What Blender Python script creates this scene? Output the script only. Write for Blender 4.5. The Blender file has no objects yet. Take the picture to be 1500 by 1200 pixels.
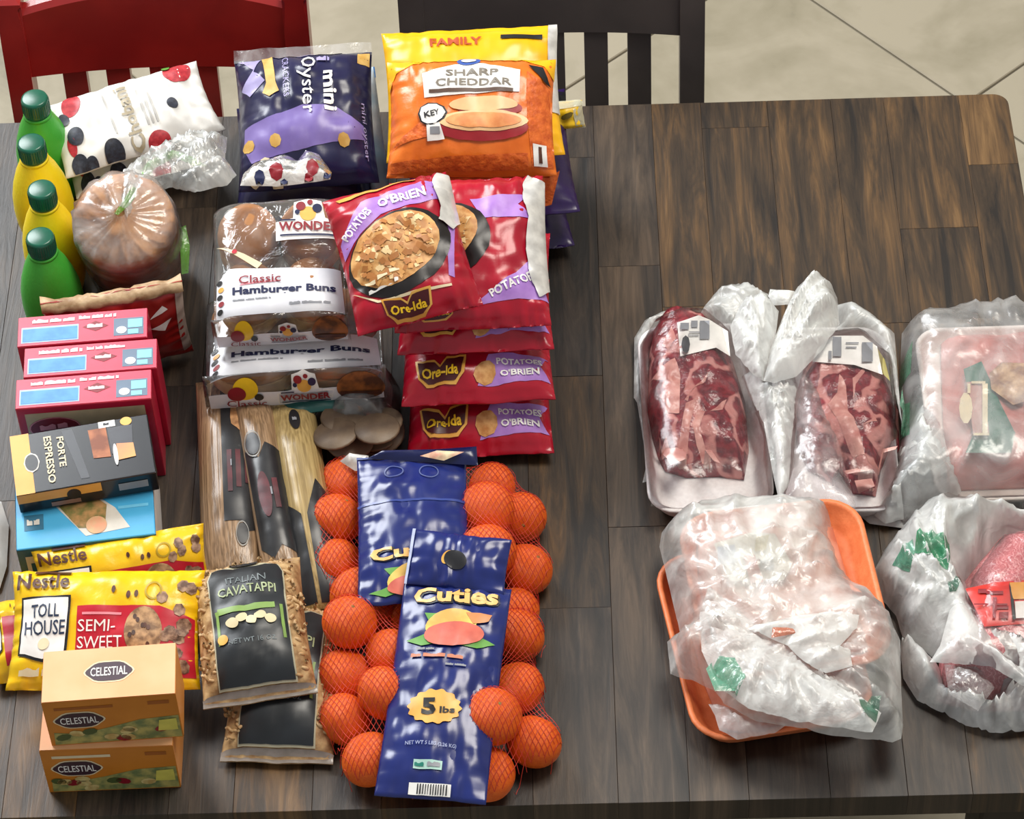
import bpy, bmesh, math, random
import numpy as np
from mathutils import Vector, Matrix, noise
from mathutils.bvhtree import BVHTree

# ------------------------------------------------------------------ camera, world, light
SC = bpy.context.scene
COL = SC.collection
TZ = 0.75                       # height of the table top
F = 4400.0                      # focal length in pixels of the 1500 px wide frame
PITCH = math.radians(49)
DIST = 3.38
cam = bpy.data.objects.new('camera', bpy.data.cameras.new('camera'))
COL.objects.link(cam)
cam.data.sensor_width = 36.0
cam.data.lens = 36.0 * F / 1500.0
cam.data.clip_end = 60
CAM_R = Matrix.Rotation(math.pi / 2 - PITCH, 3, 'X') @ Matrix.Rotation(-0.05, 3, 'Z')
CAM_P = Vector((0, -DIST * math.cos(PITCH), TZ + DIST * math.sin(PITCH)))
cam.matrix_world = Matrix.Translation(CAM_P) @ CAM_R.to_4x4()
SC.camera = cam

w = bpy.data.worlds.new('world'); SC.world = w; w.use_nodes = True
bg = w.node_tree.nodes['Background']
bg.inputs[0].default_value = (0.93, 0.96, 1.0, 1); bg.inputs[1].default_value = 0.32
SC.view_settings.view_transform = 'Standard'; SC.view_settings.look = 'None'
SC.view_settings.gamma = 1; SC.view_settings.use_curve_mapping = False
SC.view_settings.exposure = 0.4

def area(name, loc, target, sx, sy, power, col):
    l = bpy.data.lights.new(name, 'AREA'); l.shape = 'RECTANGLE'; l.size = sx; l.size_y = sy
    l.energy = power; l.color = col
    o = bpy.data.objects.new(name, l); COL.objects.link(o)
    o.location = loc
    o.rotation_euler = (Vector(target) - Vector(loc)).to_track_quat('-Z', 'Y').to_euler()
    return o
area('window_light', (-2.3, 2.9, 3.7), (0, 0, TZ), 2.2, 1.8, 185, (0.95, 0.98, 1.0))
area('ceiling_light', (1.0, 0.5, 4.4), (0.1, 0, TZ), 1.4, 1.4, 85, (1.0, 0.94, 0.84))

# ------------------------------------------------------------------ helpers
CM = 0.01
R0 = random.Random(7)
def ray(px, py): return CAM_R @ Vector(((px - 750) / F, -(py - 600) / F, -1))
def P(px, py, z=0.0):
    """world point seen at a pixel of the photograph, z centimetres above the table top"""
    d = ray(px, py); t = (TZ + z * CM - CAM_P.z) / d.z
    return CAM_P + d * t
def K(x0, y0, s): return lambda x, y: (x0 + x / s, y0 + y / s)
def lin(c):
    if isinstance(c, str):
        c = c.lstrip('#'); c = [int(c[i:i + 2], 16) / 255 for i in (0, 2, 4)]
        return tuple((v / 12.92 if v <= .04045 else ((v + .055) / 1.055) ** 2.4) for v in c)
    return tuple(c)

MATS = {}
def mat(name, col, rough=.5, col2=None, scale=60, bump=0.0, bscale=200, coat=0.0, metal=0.0, spec=.5, sss=0.0, trans=None):
    """plain procedural material: two colours mixed by noise, optional fine relief"""
    if name in MATS: return MATS[name]
    m = bpy.data.materials.new(name); m.use_nodes = True; MATS[name] = m
    nt = m.node_tree; b = nt.nodes['Principled BSDF']
    c = lin(col)
    tc = nt.nodes.new('ShaderNodeTexCoord')
    n = nt.nodes.new('ShaderNodeTexNoise'); n.inputs['Scale'].default_value = scale; n.inputs['Detail'].default_value = 4
    nt.links.new(tc.outputs['Object'], n.inputs['Vector'])
    r = nt.nodes.new('ShaderNodeValToRGB')
    c2 = lin(col2) if col2 else tuple(v * .88 for v in c)
    r.color_ramp.elements[0].position = .38; r.color_ramp.elements[1].position = .64
    r.color_ramp.elements[0].color = (*c2, 1); r.color_ramp.elements[1].color = (*c, 1)
    nt.links.new(n.outputs['Fac'], r.inputs['Fac']); nt.links.new(r.outputs['Color'], b.inputs['Base Color'])
    b.inputs['Roughness'].default_value = rough; b.inputs['Metallic'].default_value = metal
    b.inputs['Coat Weight'].default_value = coat; b.inputs['Coat Roughness'].default_value = .15
    b.inputs['Specular IOR Level'].default_value = spec
    if sss: b.inputs['Subsurface Weight'].default_value = sss; b.inputs['Subsurface Scale'].default_value = .006
    if bump:
        n2 = nt.nodes.new('ShaderNodeTexNoise'); n2.inputs['Scale'].default_value = bscale; n2.inputs['Detail'].default_value = 3
        nt.links.new(tc.outputs['Object'], n2.inputs['Vector'])
        bp = nt.nodes.new('ShaderNodeBump'); bp.inputs['Strength'].default_value = bump; bp.inputs['Distance'].default_value = .003
        nt.links.new(n2.outputs['Fac'], bp.inputs['Height']); nt.links.new(bp.outputs['Normal'], b.inputs['Normal'])
    return m

def film(name, col, alpha, alpha2=None, rough=.18, scale=25, bump=.4, bscale=40, gloss=.25):
    """thin plastic: part see-through, part scattering, crumpled sheen"""
    if name in MATS: return MATS[name]
    m = bpy.data.materials.new(name); m.use_nodes = True; MATS[name] = m
    nt = m.node_tree; nt.nodes.clear(); N = nt.nodes.new; L = nt.links.new
    out = N('ShaderNodeOutputMaterial'); tr = N('ShaderNodeBsdfTransparent'); df = N('ShaderNodeBsdfDiffuse')
    tl = N('ShaderNodeBsdfTranslucent'); gl = N('ShaderNodeBsdfGlossy'); gl.inputs['Roughness'].default_value = rough
    c = (*lin(col), 1); df.inputs[0].default_value = c; tl.inputs[0].default_value = c
    a1 = N('ShaderNodeMixShader'); a1.inputs[0].default_value = .2; L(df.outputs[0], a1.inputs[1]); L(tl.outputs[0], a1.inputs[2])
    tc = N('ShaderNodeTexCoord'); n = N('ShaderNodeTexNoise'); n.inputs['Scale'].default_value = scale; n.inputs['Detail'].default_value = 5
    n.inputs['Distortion'].default_value = 1.2
    L(tc.outputs['Object'], n.inputs['Vector'])
    mr = N('ShaderNodeMapRange'); mr.inputs['From Min'].default_value = .35; mr.inputs['From Max'].default_value = .68
    mr.inputs['To Min'].default_value = alpha; mr.inputs['To Max'].default_value = alpha2 if alpha2 is not None else alpha
    L(n.outputs['Fac'], mr.inputs['Value'])
    a2 = N('ShaderNodeMixShader'); L(mr.outputs[0], a2.inputs[0]); L(tr.outputs[0], a2.inputs[1]); L(a1.outputs[0], a2.inputs[2])
    fr = N('ShaderNodeFresnel'); fr.inputs[0].default_value = 1.45
    ml = N('ShaderNodeMath'); ml.operation = 'MULTIPLY_ADD'; ml.inputs[1].default_value = 1.0; ml.inputs[2].default_value = gloss * .12
    L(fr.outputs[0], ml.inputs[0])
    a3 = N('ShaderNodeMixShader'); L(ml.outputs[0], a3.inputs[0]); L(a2.outputs[0], a3.inputs[1]); L(gl.outputs[0], a3.inputs[2])
    n2 = N('ShaderNodeTexNoise'); n2.inputs['Scale'].default_value = bscale; n2.inputs['Detail'].default_value = 4; n2.inputs['Distortion'].default_value = 2
    L(tc.outputs['Object'], n2.inputs['Vector'])
    bp = N('ShaderNodeBump'); bp.inputs['Strength'].default_value = bump; bp.inputs['Distance'].default_value = .006
    L(n2.outputs['Fac'], bp.inputs['Height'])
    for s in (gl, df, fr): L(bp.outputs[0], s.inputs['Normal'])
    L(a3.outputs[0], out.inputs[0])
    return m

def link(o, parent=None):
    COL.objects.link(o)
    if parent is not None: o.parent = parent
    return o
def mesh_obj(name, verts, faces, m, parent=None, smooth=True):
    me = bpy.data.meshes.new(name); me.from_pydata([tuple(v) for v in verts], [], faces)
    if m is not None: me.materials.append(m)
    if smooth: me.shade_smooth()
    me.update()
    return link(bpy.data.objects.new(name, me), parent)
def bm_obj(name, bm, m, parent=None, smooth=True):
    bmesh.ops.recalc_face_normals(bm, faces=bm.faces[:])
    me = bpy.data.meshes.new(name); bm.to_mesh(me); bm.free(); me.materials.append(m)
    if smooth: me.shade_smooth()
    return link(bpy.data.objects.new(name, me), parent)
def tag(o, label, cat, group=None):
    o['label'] = label; o['category'] = cat
    if group: o['group'] = group
    return o
def thing(name, label, cat, M, group=None):
    o = bpy.data.objects.new(name, None); o.empty_display_size = .03; COL.objects.link(o)
    o.matrix_world = M
    return tag(o, label, cat, group)
def frame3(bl, br, tl):
    """frame from three pixel corners with heights: x along the bottom edge, y up the side, z out of the face"""
    a, b, c = P(*bl), P(*br), P(*tl)
    x = (b - a); W = x.length; x.normalize()
    y = c - a; y -= x * y.dot(x); H = y.length; y.normalize()
    z = x.cross(y)
    M = Matrix((x, y, z)).transposed().to_4x4(); M.translation = a
    return M, W, H
def box(name, x0, x1, y0, y1, z0, z1, m, parent=None, bev=.0, seg=2):
    bm = bmesh.new()
    bmesh.ops.create_cube(bm, size=1)
    for v in bm.verts:
        v.co = Vector(((x0 + x1) / 2 + v.co.x * (x1 - x0), (y0 + y1) / 2 + v.co.y * (y1 - y0), (z0 + z1) / 2 + v.co.z * (z1 - z0)))
    if bev: bmesh.ops.bevel(bm, geom=bm.edges[:], offset=bev, segments=seg, profile=.5, affect='EDGES')
    return bm_obj(name, bm, m, parent, smooth=False)
def lathe(name, prof, m, parent, n=28, M=None, smooth=True):
    vs, fs = [], []
    for r, z in prof:
        for i in range(n):
            a = 2 * math.pi * i / n; vs.append(Vector((r * math.cos(a), r * math.sin(a), z)))
    for j in range(len(prof) - 1):
        for i in range(n):
            k = (i + 1) % n
            fs.append((j * n + i, j * n + k, (j + 1) * n + k, (j + 1) * n + i))
    fs.append(tuple(reversed(range(n)))); fs.append(tuple((len(prof) - 1) * n + i for i in range(n)))
    if M is not None: vs = [M @ v for v in vs]
    return mesh_obj(name, vs, fs, m, parent, smooth)
def tube(name, pts, r, m, parent, n=6):
    vs, fs = [], []
    for i, p in enumerate(pts):
        p = Vector(p); a = Vector(pts[max(i - 1, 0)]); b = Vector(pts[min(i + 1, len(pts) - 1)])
        t = (b - a).normalized(); u = t.orthogonal().normalized(); v = t.cross(u)
        for k in range(n):
            an = 2 * math.pi * k / n; vs.append(p + (u * math.cos(an) + v * math.sin(an)) * r)
    for i in range(len(pts) - 1):
        for k in range(n):
            q = (k + 1) % n; fs.append((i * n + k, i * n + q, (i + 1) * n + q, (i + 1) * n + k))
    return mesh_obj(name, vs, fs, m, parent)

# ---- print on surfaces: flat shapes and lettering laid on a face or a bag front
_txt = {}
def text_shape(body, bold):
    k = (body, bold)
    if k not in _txt:
        cu = bpy.data.curves.new('t', 'FONT'); cu.body = body; cu.size = 1; cu.resolution_u = 2; cu.offset = bold
        o = bpy.data.objects.new('t', cu); COL.objects.link(o)
        me = bpy.data.meshes.new_from_object(o)
        bpy.data.objects.remove(o); bpy.data.curves.remove(cu)
        vs = [v.co.copy() for v in me.vertices]; fs = [tuple(p.vertices) for p in me.polygons]
        bpy.data.meshes.remove(me)
        x0 = min(v.x for v in vs); x1 = max(v.x for v in vs); y0 = min(v.y for v in vs); y1 = max(v.y for v in vs)
        vs = [((v.x - x0) / (x1 - x0) - .5, (v.y - y0) / (y1 - y0) - .5) for v in vs]
        _txt[k] = (vs, fs)
    return _txt[k]
class Print:
    """collects print on a surface; S(u, v, off) maps face coordinates (metres) to the thing's space; W, H are the face size"""
    def __init__(s, root, S, W, H, cut=.006):
        s.root, s.S, s.W, s.H, s.cut, s.items = root, S, W, H, cut, {}
    def _add(s, name, m, layer, pts, faces):
        k = (name, m.name, layer, 0 if name == 'small_print' else len(s.items)); it = s.items.setdefault(k, ([], [], m))
        n = len(it[0]); it[0].extend(pts); it[1].extend(tuple(i + n for i in f) for f in faces)
    def poly(s, name, m, pts, layer=1):
        s._add(name, m, layer, [(x * s.W, y * s.H) for x, y in pts], [tuple(range(len(pts)))])
    def rect(s, name, m, x0, y0, x1, y1, layer=1): s.poly(name, m, [(x0, y0), (x1, y0), (x1, y1), (x0, y1)], layer)
    def oval(s, name, m, x, y, rx, ry, layer=1, rot=0, n=24, lobes=0, la=.06):
        """rx as a fraction of the width, ry of the height"""
        pts = []
        for i in range(n):
            a = 2 * math.pi * i / n; k = 1 + (la * math.cos(lobes * a) if lobes else 0)
            dx = rx * s.W * math.cos(a) * k; dy = ry * s.H * math.sin(a) * k
            pts.append((x + (dx * math.cos(rot) - dy * math.sin(rot)) / s.W, y + (dx * math.sin(rot) + dy * math.cos(rot)) / s.H))
        s.poly(name, m, pts, layer)
    def ring(s, name, m, x, y, rx, ry, t=.85, layer=1, n=24):
        a = [(math.cos(2 * math.pi * i / n), math.sin(2 * math.pi * i / n)) for i in range(n)]
        pts = [((x + rx * c) * s.W, (y + ry * d) * s.H) for c, d in a] + [((x + rx * t * c) * s.W, (y + ry * t * d) * s.H) for c, d in a]
        s._add(name, m, layer, pts, [(i, (i + 1) % n, n + (i + 1) % n, n + i) for i in range(n)])
    def text(s, body, m, x, y, w, h, rot=0, layer=3, bold=.0, name='lettering', arc=0):
        """centre x, y; length w and letter height h in fractions of the face (before rotation: w of width, h of height; rotated by 90 deg: w of height, h of width)"""
        vs, fs = text_shape(body, bold)
        side = abs(math.sin(rot)) > .7
        ww, hh = (w * s.H, h * s.W) if side else (w * s.W, h * s.H)
        pts = []
        for a, b in vs:
            dx, dy = a * ww, b * hh + arc * hh * (1 - (2 * a) ** 2)
            pts.append((x * s.W + dx * math.cos(rot) - dy * math.sin(rot), y * s.H + dx * math.sin(rot) + dy * math.cos(rot)))
        s._add(name, m, layer, pts, fs)
    def marks(s, m, x, y, w, h, n, rnd, layer=3, rot=0):
        """a row of small print too small to read"""
        ww = w / n; i = 0
        while i < n:
            k = min(n - i, rnd.choice((2, 3, 4, 5))); a = x - w / 2 + i * ww; L_ = k * ww - ww * .35; y0 = y + rot * ((i + k / 2) / n - .5) - h * .4
            top = [(a + L_ * (1 - t / (2 * k)), y0 + h * rnd.uniform(.55, .95)) for t in range(2 * k + 1)]
            s.poly('small_print', m, [(a, y0), (a + L_, y0 + rot * k / n * .5)] + top, layer); i += k
    def done(s, parent=None):
        for (name, _, layer, _k), (pts, faces, m) in s.items.items():
            bm = bmesh.new(); vs = [bm.verts.new((x, y, 0)) for x, y in pts]
            for f in faces:
                try: bm.faces.new([vs[i] for i in f])
                except ValueError: pass
            if s.cut:
                for ax in (0, 1):
                    lo = min(p[ax] for p in pts); hi = max(p[ax] for p in pts); k = math.floor(lo / s.cut) + 1
                    while k * s.cut < hi:
                        co = Vector((0, 0, 0)); no = Vector((0, 0, 0)); co[ax] = k * s.cut; no[ax] = 1
                        bmesh.ops.bisect_plane(bm, geom=bm.verts[:] + bm.edges[:] + bm.faces[:], plane_co=co, plane_no=no); k += 1
            off = (.0007 if s.cut else .0003) * layer
            for v in bm.verts: v.co = s.S(v.co.x, v.co.y, off)
            me = bpy.data.meshes.new(name); bm.normal_update(); bm.to_mesh(me); bm.free(); me.materials.append(m)
            if s.cut: me.shade_smooth()
            o = link(bpy.data.objects.new(name, me), parent or s.root)
            if name == 'small_print': o['kind'] = 'stuff'
        s.items = {}

class Bag:
    """filled pouch: a puffed front and back meeting at crimped seals; corners given as (px, py, height)"""
    def __init__(s, name, label, cat, bl, br, tl, thick, m, group=None, p=3.0, q=.55, seal=.05, wr=.25, fold=.25, seed=0,
                 back=.45, pinch=.05, bend=0.0, n=46, part='pouch', lumps=0.0, lscale=60, M=None, W=None, H=None, root=None, dims=None):
        if M is None: M, W, H = frame3(bl, br, tl)
        s.M, s.W, s.H = M, W, H
        s.T = thick * CM; s.p, s.q, s.seal, s.wr, s.fold, s.pinch, s.bend = p, q, seal, wr * CM, fold * CM, pinch, bend * CM
        s.seed = Vector((seed * 3.7, seed * 1.3, 0)); s.lumps, s.lscale = lumps * CM, lscale
        s.root = root or thing(name, label, cat, M, group)
        vs, fs = [], []
        N = n
        for side in (0, 1):
            for j in range(N + 1):
                for i in range(N + 1):
                    u = W * i / N; v = H * j / N
                    vs.append(s.raw(u, v) if side == 0 else s.under(u, v, back))
        o1 = (N + 1) ** 2
        for j in range(N):
            for i in range(N):
                a = j * (N + 1) + i
                fs.append((a, a + 1, a + N + 2, a + N + 1)); fs.append((o1 + a + N + 1, o1 + a + N + 2, o1 + a + 1, o1 + a))
        for i in range(N):
            for a, b in ((i, i + 1), (N * (N + 1) + i + 1, N * (N + 1) + i), ((i + 1) * (N + 1), i * (N + 1)), (i * (N + 1) + N, (i + 1) * (N + 1) + N)):
                fs.append((b, a, o1 + a, o1 + b))
        s.body = mesh_obj(part, vs, fs, m, s.root)
        s.pr = Print(s.root, s.S, W, H)
    def prof(s, a, b):
        bb = min(abs(b) / (1 - s.seal), 1)
        return max(0, 1 - abs(a) ** s.p) ** s.q * max(0, 1 - bb ** s.p) ** s.q
    def xy(s, u, v):
        a = 2 * u / s.W - 1; b = 2 * v / s.H - 1
        x = s.W / 2 * (1 + a * (1 - s.pinch * (1 - b * b)))
        y = v + s.H * .012 * noise.noise(Vector((u * 25, 3.1, s.seed.x))) * abs(b) ** 4
        return a, b, x, y
    def raw(s, u, v):
        a, b, x, y = s.xy(u, v); f = s.prof(a, b)
        z = s.T * f
        z += s.wr * min(1, f * 2 + .15) * (noise.noise(Vector((u * 38, v * 38, 0)) + s.seed) + .5 * noise.noise(Vector((u * 85, v * 60, 5)) + s.seed))
        e = max(0, 1 - (1 - abs(b)) * s.H / 2 / .035)
        z += s.fold * e * math.sin(u * 330 + 9 * noise.noise(Vector((u * 22, 0, 0)) + s.seed)) * (.4 + noise.noise(Vector((u * 30, 4, 2)) + s.seed)) * min(1, (1 - abs(a)) * 8)
        e2 = max(0, 1 - (1 - abs(a)) * s.W / 2 / .03)
        z += s.fold * .6 * e2 * math.sin(v * 360 + 4 * noise.noise(Vector((v * 40, 7, 0)) + s.seed)) * min(1, (1 - abs(b)) * 8)
        if s.lumps:
            d = noise.voronoi(Vector((u, v, 0)) * s.lscale + s.seed)[0][0]
            z += s.lumps * min(1, f * 2) * (.5 - d)
        z += s.bend * (1 - b * b)
        return Vector((x, y, z + .0006))
    def under(s, u, v, back):
        a, b, x, y = s.xy(u, v)
        return Vector((x, y, -s.T * back * s.prof(a, b) + s.bend * (1 - b * b) - .0006))
    def S(s, u, v, off):
        u = min(max(u, 0), s.W); v = min(max(v, 0), s.H); h = .0015
        p = s.raw(u, v); du = s.raw(min(u + h, s.W), v) - s.raw(max(u - h, 0), v); dv = s.raw(u, min(v + h, s.H)) - s.raw(u, max(v - h, 0))
        n = du.cross(dv)
        return p + (n.normalized() if n.length > 0 else Vector((0, 0, 1))) * off

def carton(name, label, cat, ftl, ftr, rtl, h, m, group=None, bev=.0012):
    """box from three pixel corners of its top face (front left, front right, rear left), each (px, py, height); h is its height below in cm.
    Returns root and prints for the top and front faces"""
    M, W, D = frame3(ftl, ftr, rtl)
    H = h * CM
    root = thing(name, label, cat, M @ Matrix.Translation((0, 0, -H)), group)
    box('box_body', 0, W, 0, D, 0, H, m, root, bev)
    top = Print(root, lambda u, v, o: Vector((u, v, H + o)), W, D, 0)
    front = Print(root, lambda u, v, o: Vector((u, -o, v)), W, H, 0)
    right = Print(root, lambda u, v, o: Vector((W + o, u, v)), D, H, 0)
    return root, top, front, right, (W, D, H)

def seg_dist(p, a, b):
    ab = b - a; l2 = ab.length_squared
    t = 0 if l2 == 0 else max(0, min(1, (p - a).dot(ab) / l2))
    return (p - a - ab * t).length
def puff(name, outline, H, s, m, parent=None, step=.8, ridges=(), amp=.0, nscale=30, seed=0, bottom=None, floor=None, power=1.0, drape=None):
    """sheet or lump with an arbitrary outline [(px, py, height)], puffed up by H cm with edge softness s cm; ridges = (angle deg, wavelength cm, height cm)"""
    pts = [P(*o) for o in outline]
    n = len(pts); p2 = [Vector((q.x, q.y)) for q in pts]
    bm = bmesh.new(); vs = [bm.verts.new((q.x, q.y, 0)) for q in p2]; bm.faces.new(vs)
    bmesh.ops.triangulate(bm, faces=bm.faces[:])
    st = step * CM
    for ax in (0, 1):
        lo = min(q[ax] for q in p2); hi = max(q[ax] for q in p2); k = math.floor(lo / st) + 1
        while k * st < hi:
            co = Vector((0, 0, 0)); no = Vector((0, 0, 0)); co[ax] = k * st; no[ax] = 1
            bmesh.ops.bisect_plane(bm, geom=bm.verts[:] + bm.edges[:] + bm.faces[:], plane_co=co, plane_no=no); k += 1
    bmesh.ops.triangulate(bm, faces=bm.faces[:])
    bm.verts.ensure_lookup_table()
    c = Vector((sum(q.x for q in pts) / n, sum(q.y for q in pts) / n, min(q.z for q in pts)))
    sd = Vector((seed * 5.1, seed * 2.3, seed))
    newz = []
    for v in bm.verts:
        q = Vector((v.co.x, v.co.y)); d = 1e9; wz = 0; ws = 0
        for i in range(n):
            a, b = p2[i], p2[(i + 1) % n]; e = seg_dist(q, a, b); d = min(d, e)
            k = 1 / (e + 1e-4) ** 2; ab = b - a; t = max(0, min(1, (q - a).dot(ab) / max(ab.length_squared, 1e-9)))
            wz += k * (pts[i].z * (1 - t) + pts[(i + 1) % n].z * t); ws += k
        z = wz / ws
        g = (1 - math.exp(-d / (s * CM))) ** power; z += H * CM * g
        e = min(1, d / (1.2 * CM))
        for rg in ridges:
            if rg[0] == 'fan':                                  # folds spreading from a gathered point
                fc = P(*rg[1]); dx, dy = q.x - fc.x, q.y - fc.y; rad_ = math.hypot(dx, dy); th = math.atan2(dy, dx)
                t = th * rg[2] / 6.283 + 1.1 * noise.noise(Vector((math.cos(th) * 2.2, math.sin(th) * 2.2, rad_ * 9)) + sd)
                r = 1 - abs(math.sin(math.pi * t)); z += rg[3] * CM * (r ** 2) * min(1, rad_ / .03) * (.3 + .7 * e) * (.6 + noise.noise(Vector((q.x * 11, q.y * 11, 8)) + sd)); continue
            an, wl, am = rg
            an = math.radians(an); t = (q.x * math.cos(an) + q.y * math.sin(an)) / (wl * CM)
            t += 1.3 * noise.noise(Vector((q.x * 14, q.y * 14, wl)) + sd)
            r = 1 - abs(math.sin(math.pi * t)); z += am * CM * (r ** 2.6) * 1.25 * (.35 + .65 * e) * (.5 + noise.noise(Vector((q.x * 9, q.y * 9, wl * 2)) + sd))
        if amp:
            z += amp * CM * e * (noise.noise(Vector((q.x * nscale, q.y * nscale, 0)) + sd) + .5 * noise.noise(Vector((q.x * nscale * 2.3, q.y * nscale * 2.3, 3)) + sd))
        if drape is not None:                                   # lie on the surface of another part
            hit = drape.ray_cast(Vector((q.x, q.y, TZ + .4)), Vector((0, 0, -1)))
            if hit[0] is not None: z = hit[0].z + .0006 + H * CM * g
        if floor is not None: z = max(z, TZ + floor * CM)
        newz.append(z)
    for v, z in zip(bm.verts, newz): v.co.z = z
    if bottom is not None:
        be = [e for e in bm.edges if len(e.link_faces) == 1]
        r = bmesh.ops.extrude_edge_only(bm, edges=be)
        nv = [g for g in r['geom'] if isinstance(g, bmesh.types.BMVert)]
        for v in nv: v.co.z = TZ + bottom * CM
        ne = [g for g in r['geom'] if isinstance(g, bmesh.types.BMEdge) and all(x in nv for x in g.verts)]
        bmesh.ops.contextual_create(bm, geom=ne)
    M = mw(parent).inverted() if parent is not None else Matrix.Identity(4)
    for v in bm.verts: v.co = M @ v.co
    return bm_obj(name, bm, m, parent)
def mw(o): return (mw(o.parent) @ o.matrix_basis) if o.parent else o.matrix_basis.copy()
def surface(o):
    M = mw(o); return BVHTree.FromPolygons([M @ v.co for v in o.data.vertices], [tuple(p.vertices) for p in o.data.polygons])
def spot(px, py, z=0, yaw=0): return Matrix.Translation(P(px, py, z)) @ Matrix.Rotation(yaw, 4, 'Z')

# ------------------------------------------------------------------ the setting: floor of tiles
def stone_mat():
    m = bpy.data.materials.new('travertine'); m.use_nodes = True; nt = m.node_tree; b = nt.nodes['Principled BSDF']
    N, L = nt.nodes.new, nt.links.new
    g = N('ShaderNodeNewGeometry'); n1 = N('ShaderNodeTexNoise'); n1.inputs['Scale'].default_value = 4; n1.inputs['Detail'].default_value = 8; n1.inputs['Distortion'].default_value = 1.5
    n2 = N('ShaderNodeTexNoise'); n2.inputs['Scale'].default_value = 40; n2.inputs['Detail'].default_value = 5
    L(g.outputs['Position'], n1.inputs['Vector']); L(g.outputs['Position'], n2.inputs['Vector'])
    oi = N('ShaderNodeObjectInfo'); ma = N('ShaderNodeMath'); ma.operation = 'MULTIPLY_ADD'; ma.inputs[1].default_value = .16; L(oi.outputs['Random'], ma.inputs[0]); L(n1.outputs['Fac'], ma.inputs[2])
    mb = N('ShaderNodeMath'); mb.operation = 'MULTIPLY_ADD'; mb.inputs[1].default_value = .18; L(n2.outputs['Fac'], mb.inputs[0]); L(ma.outputs[0], mb.inputs[2])
    r = N('ShaderNodeValToRGB'); e = r.color_ramp.elements
    e[0].position = .42; e[0].color = (*lin('#756e5f'), 1); e[1].position = .8; e[1].color = (*lin('#a09784'), 1)
    x = e.new(.56); x.color = (*lin('#8e8672'), 1)
    L(mb.outputs[0], r.inputs[0]); L(r.outputs[0], b.inputs['Base Color']); b.inputs['Roughness'].default_value = .45
    return m
stone = stone_mat(); grout = mat('grout', '#6f685a', .9)
FZ = -75.0
wall = mat('plaster', '#d8d2c6', .9)
for nm, a in (('wall_back', (-4.1, 4.1, 5.0, 5.1)), ('wall_right', (4.0, 4.1, -5, 5.0)), ('wall_left', (-4.1, -4.0, -5, 5.0))):
    wo = box(nm, a[0], a[1], a[2], a[3], 0, 4.9, wall); wo['kind'] = 'structure'
fl = box('floor', -4, 4, -5, 5, -.06, -.004, grout); fl['kind'] = 'structure'
A = P(1415, 152, FZ); B = P(1190, 0, FZ)
d1 = (A - B); d1.z = 0; d1.normalize(); d2 = Vector((-d1.y, d1.x, 0)); TS = .463
tm = None
for i in range(-9, 10):
    for j in range(-9, 10):
        c = A + d1 * (i + .5) * TS + d2 * (j + .5) * TS
        if not (-2.6 < c.x < 2.4 and -1.2 < c.y < 3.6): continue
        if tm is None:
            o = box('tile', -TS / 2 + .002, TS / 2 - .002, -TS / 2 + .002, TS / 2 - .002, -.012, 0, stone, fl, .0015, 1); tm = o.data
        else: o = link(bpy.data.objects.new('tile', tm), fl)
        o.matrix_local = Matrix.Translation((c.x, c.y, 0)) @ Matrix.Rotation(math.atan2(d1.y, d1.x), 4, 'Z')

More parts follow.
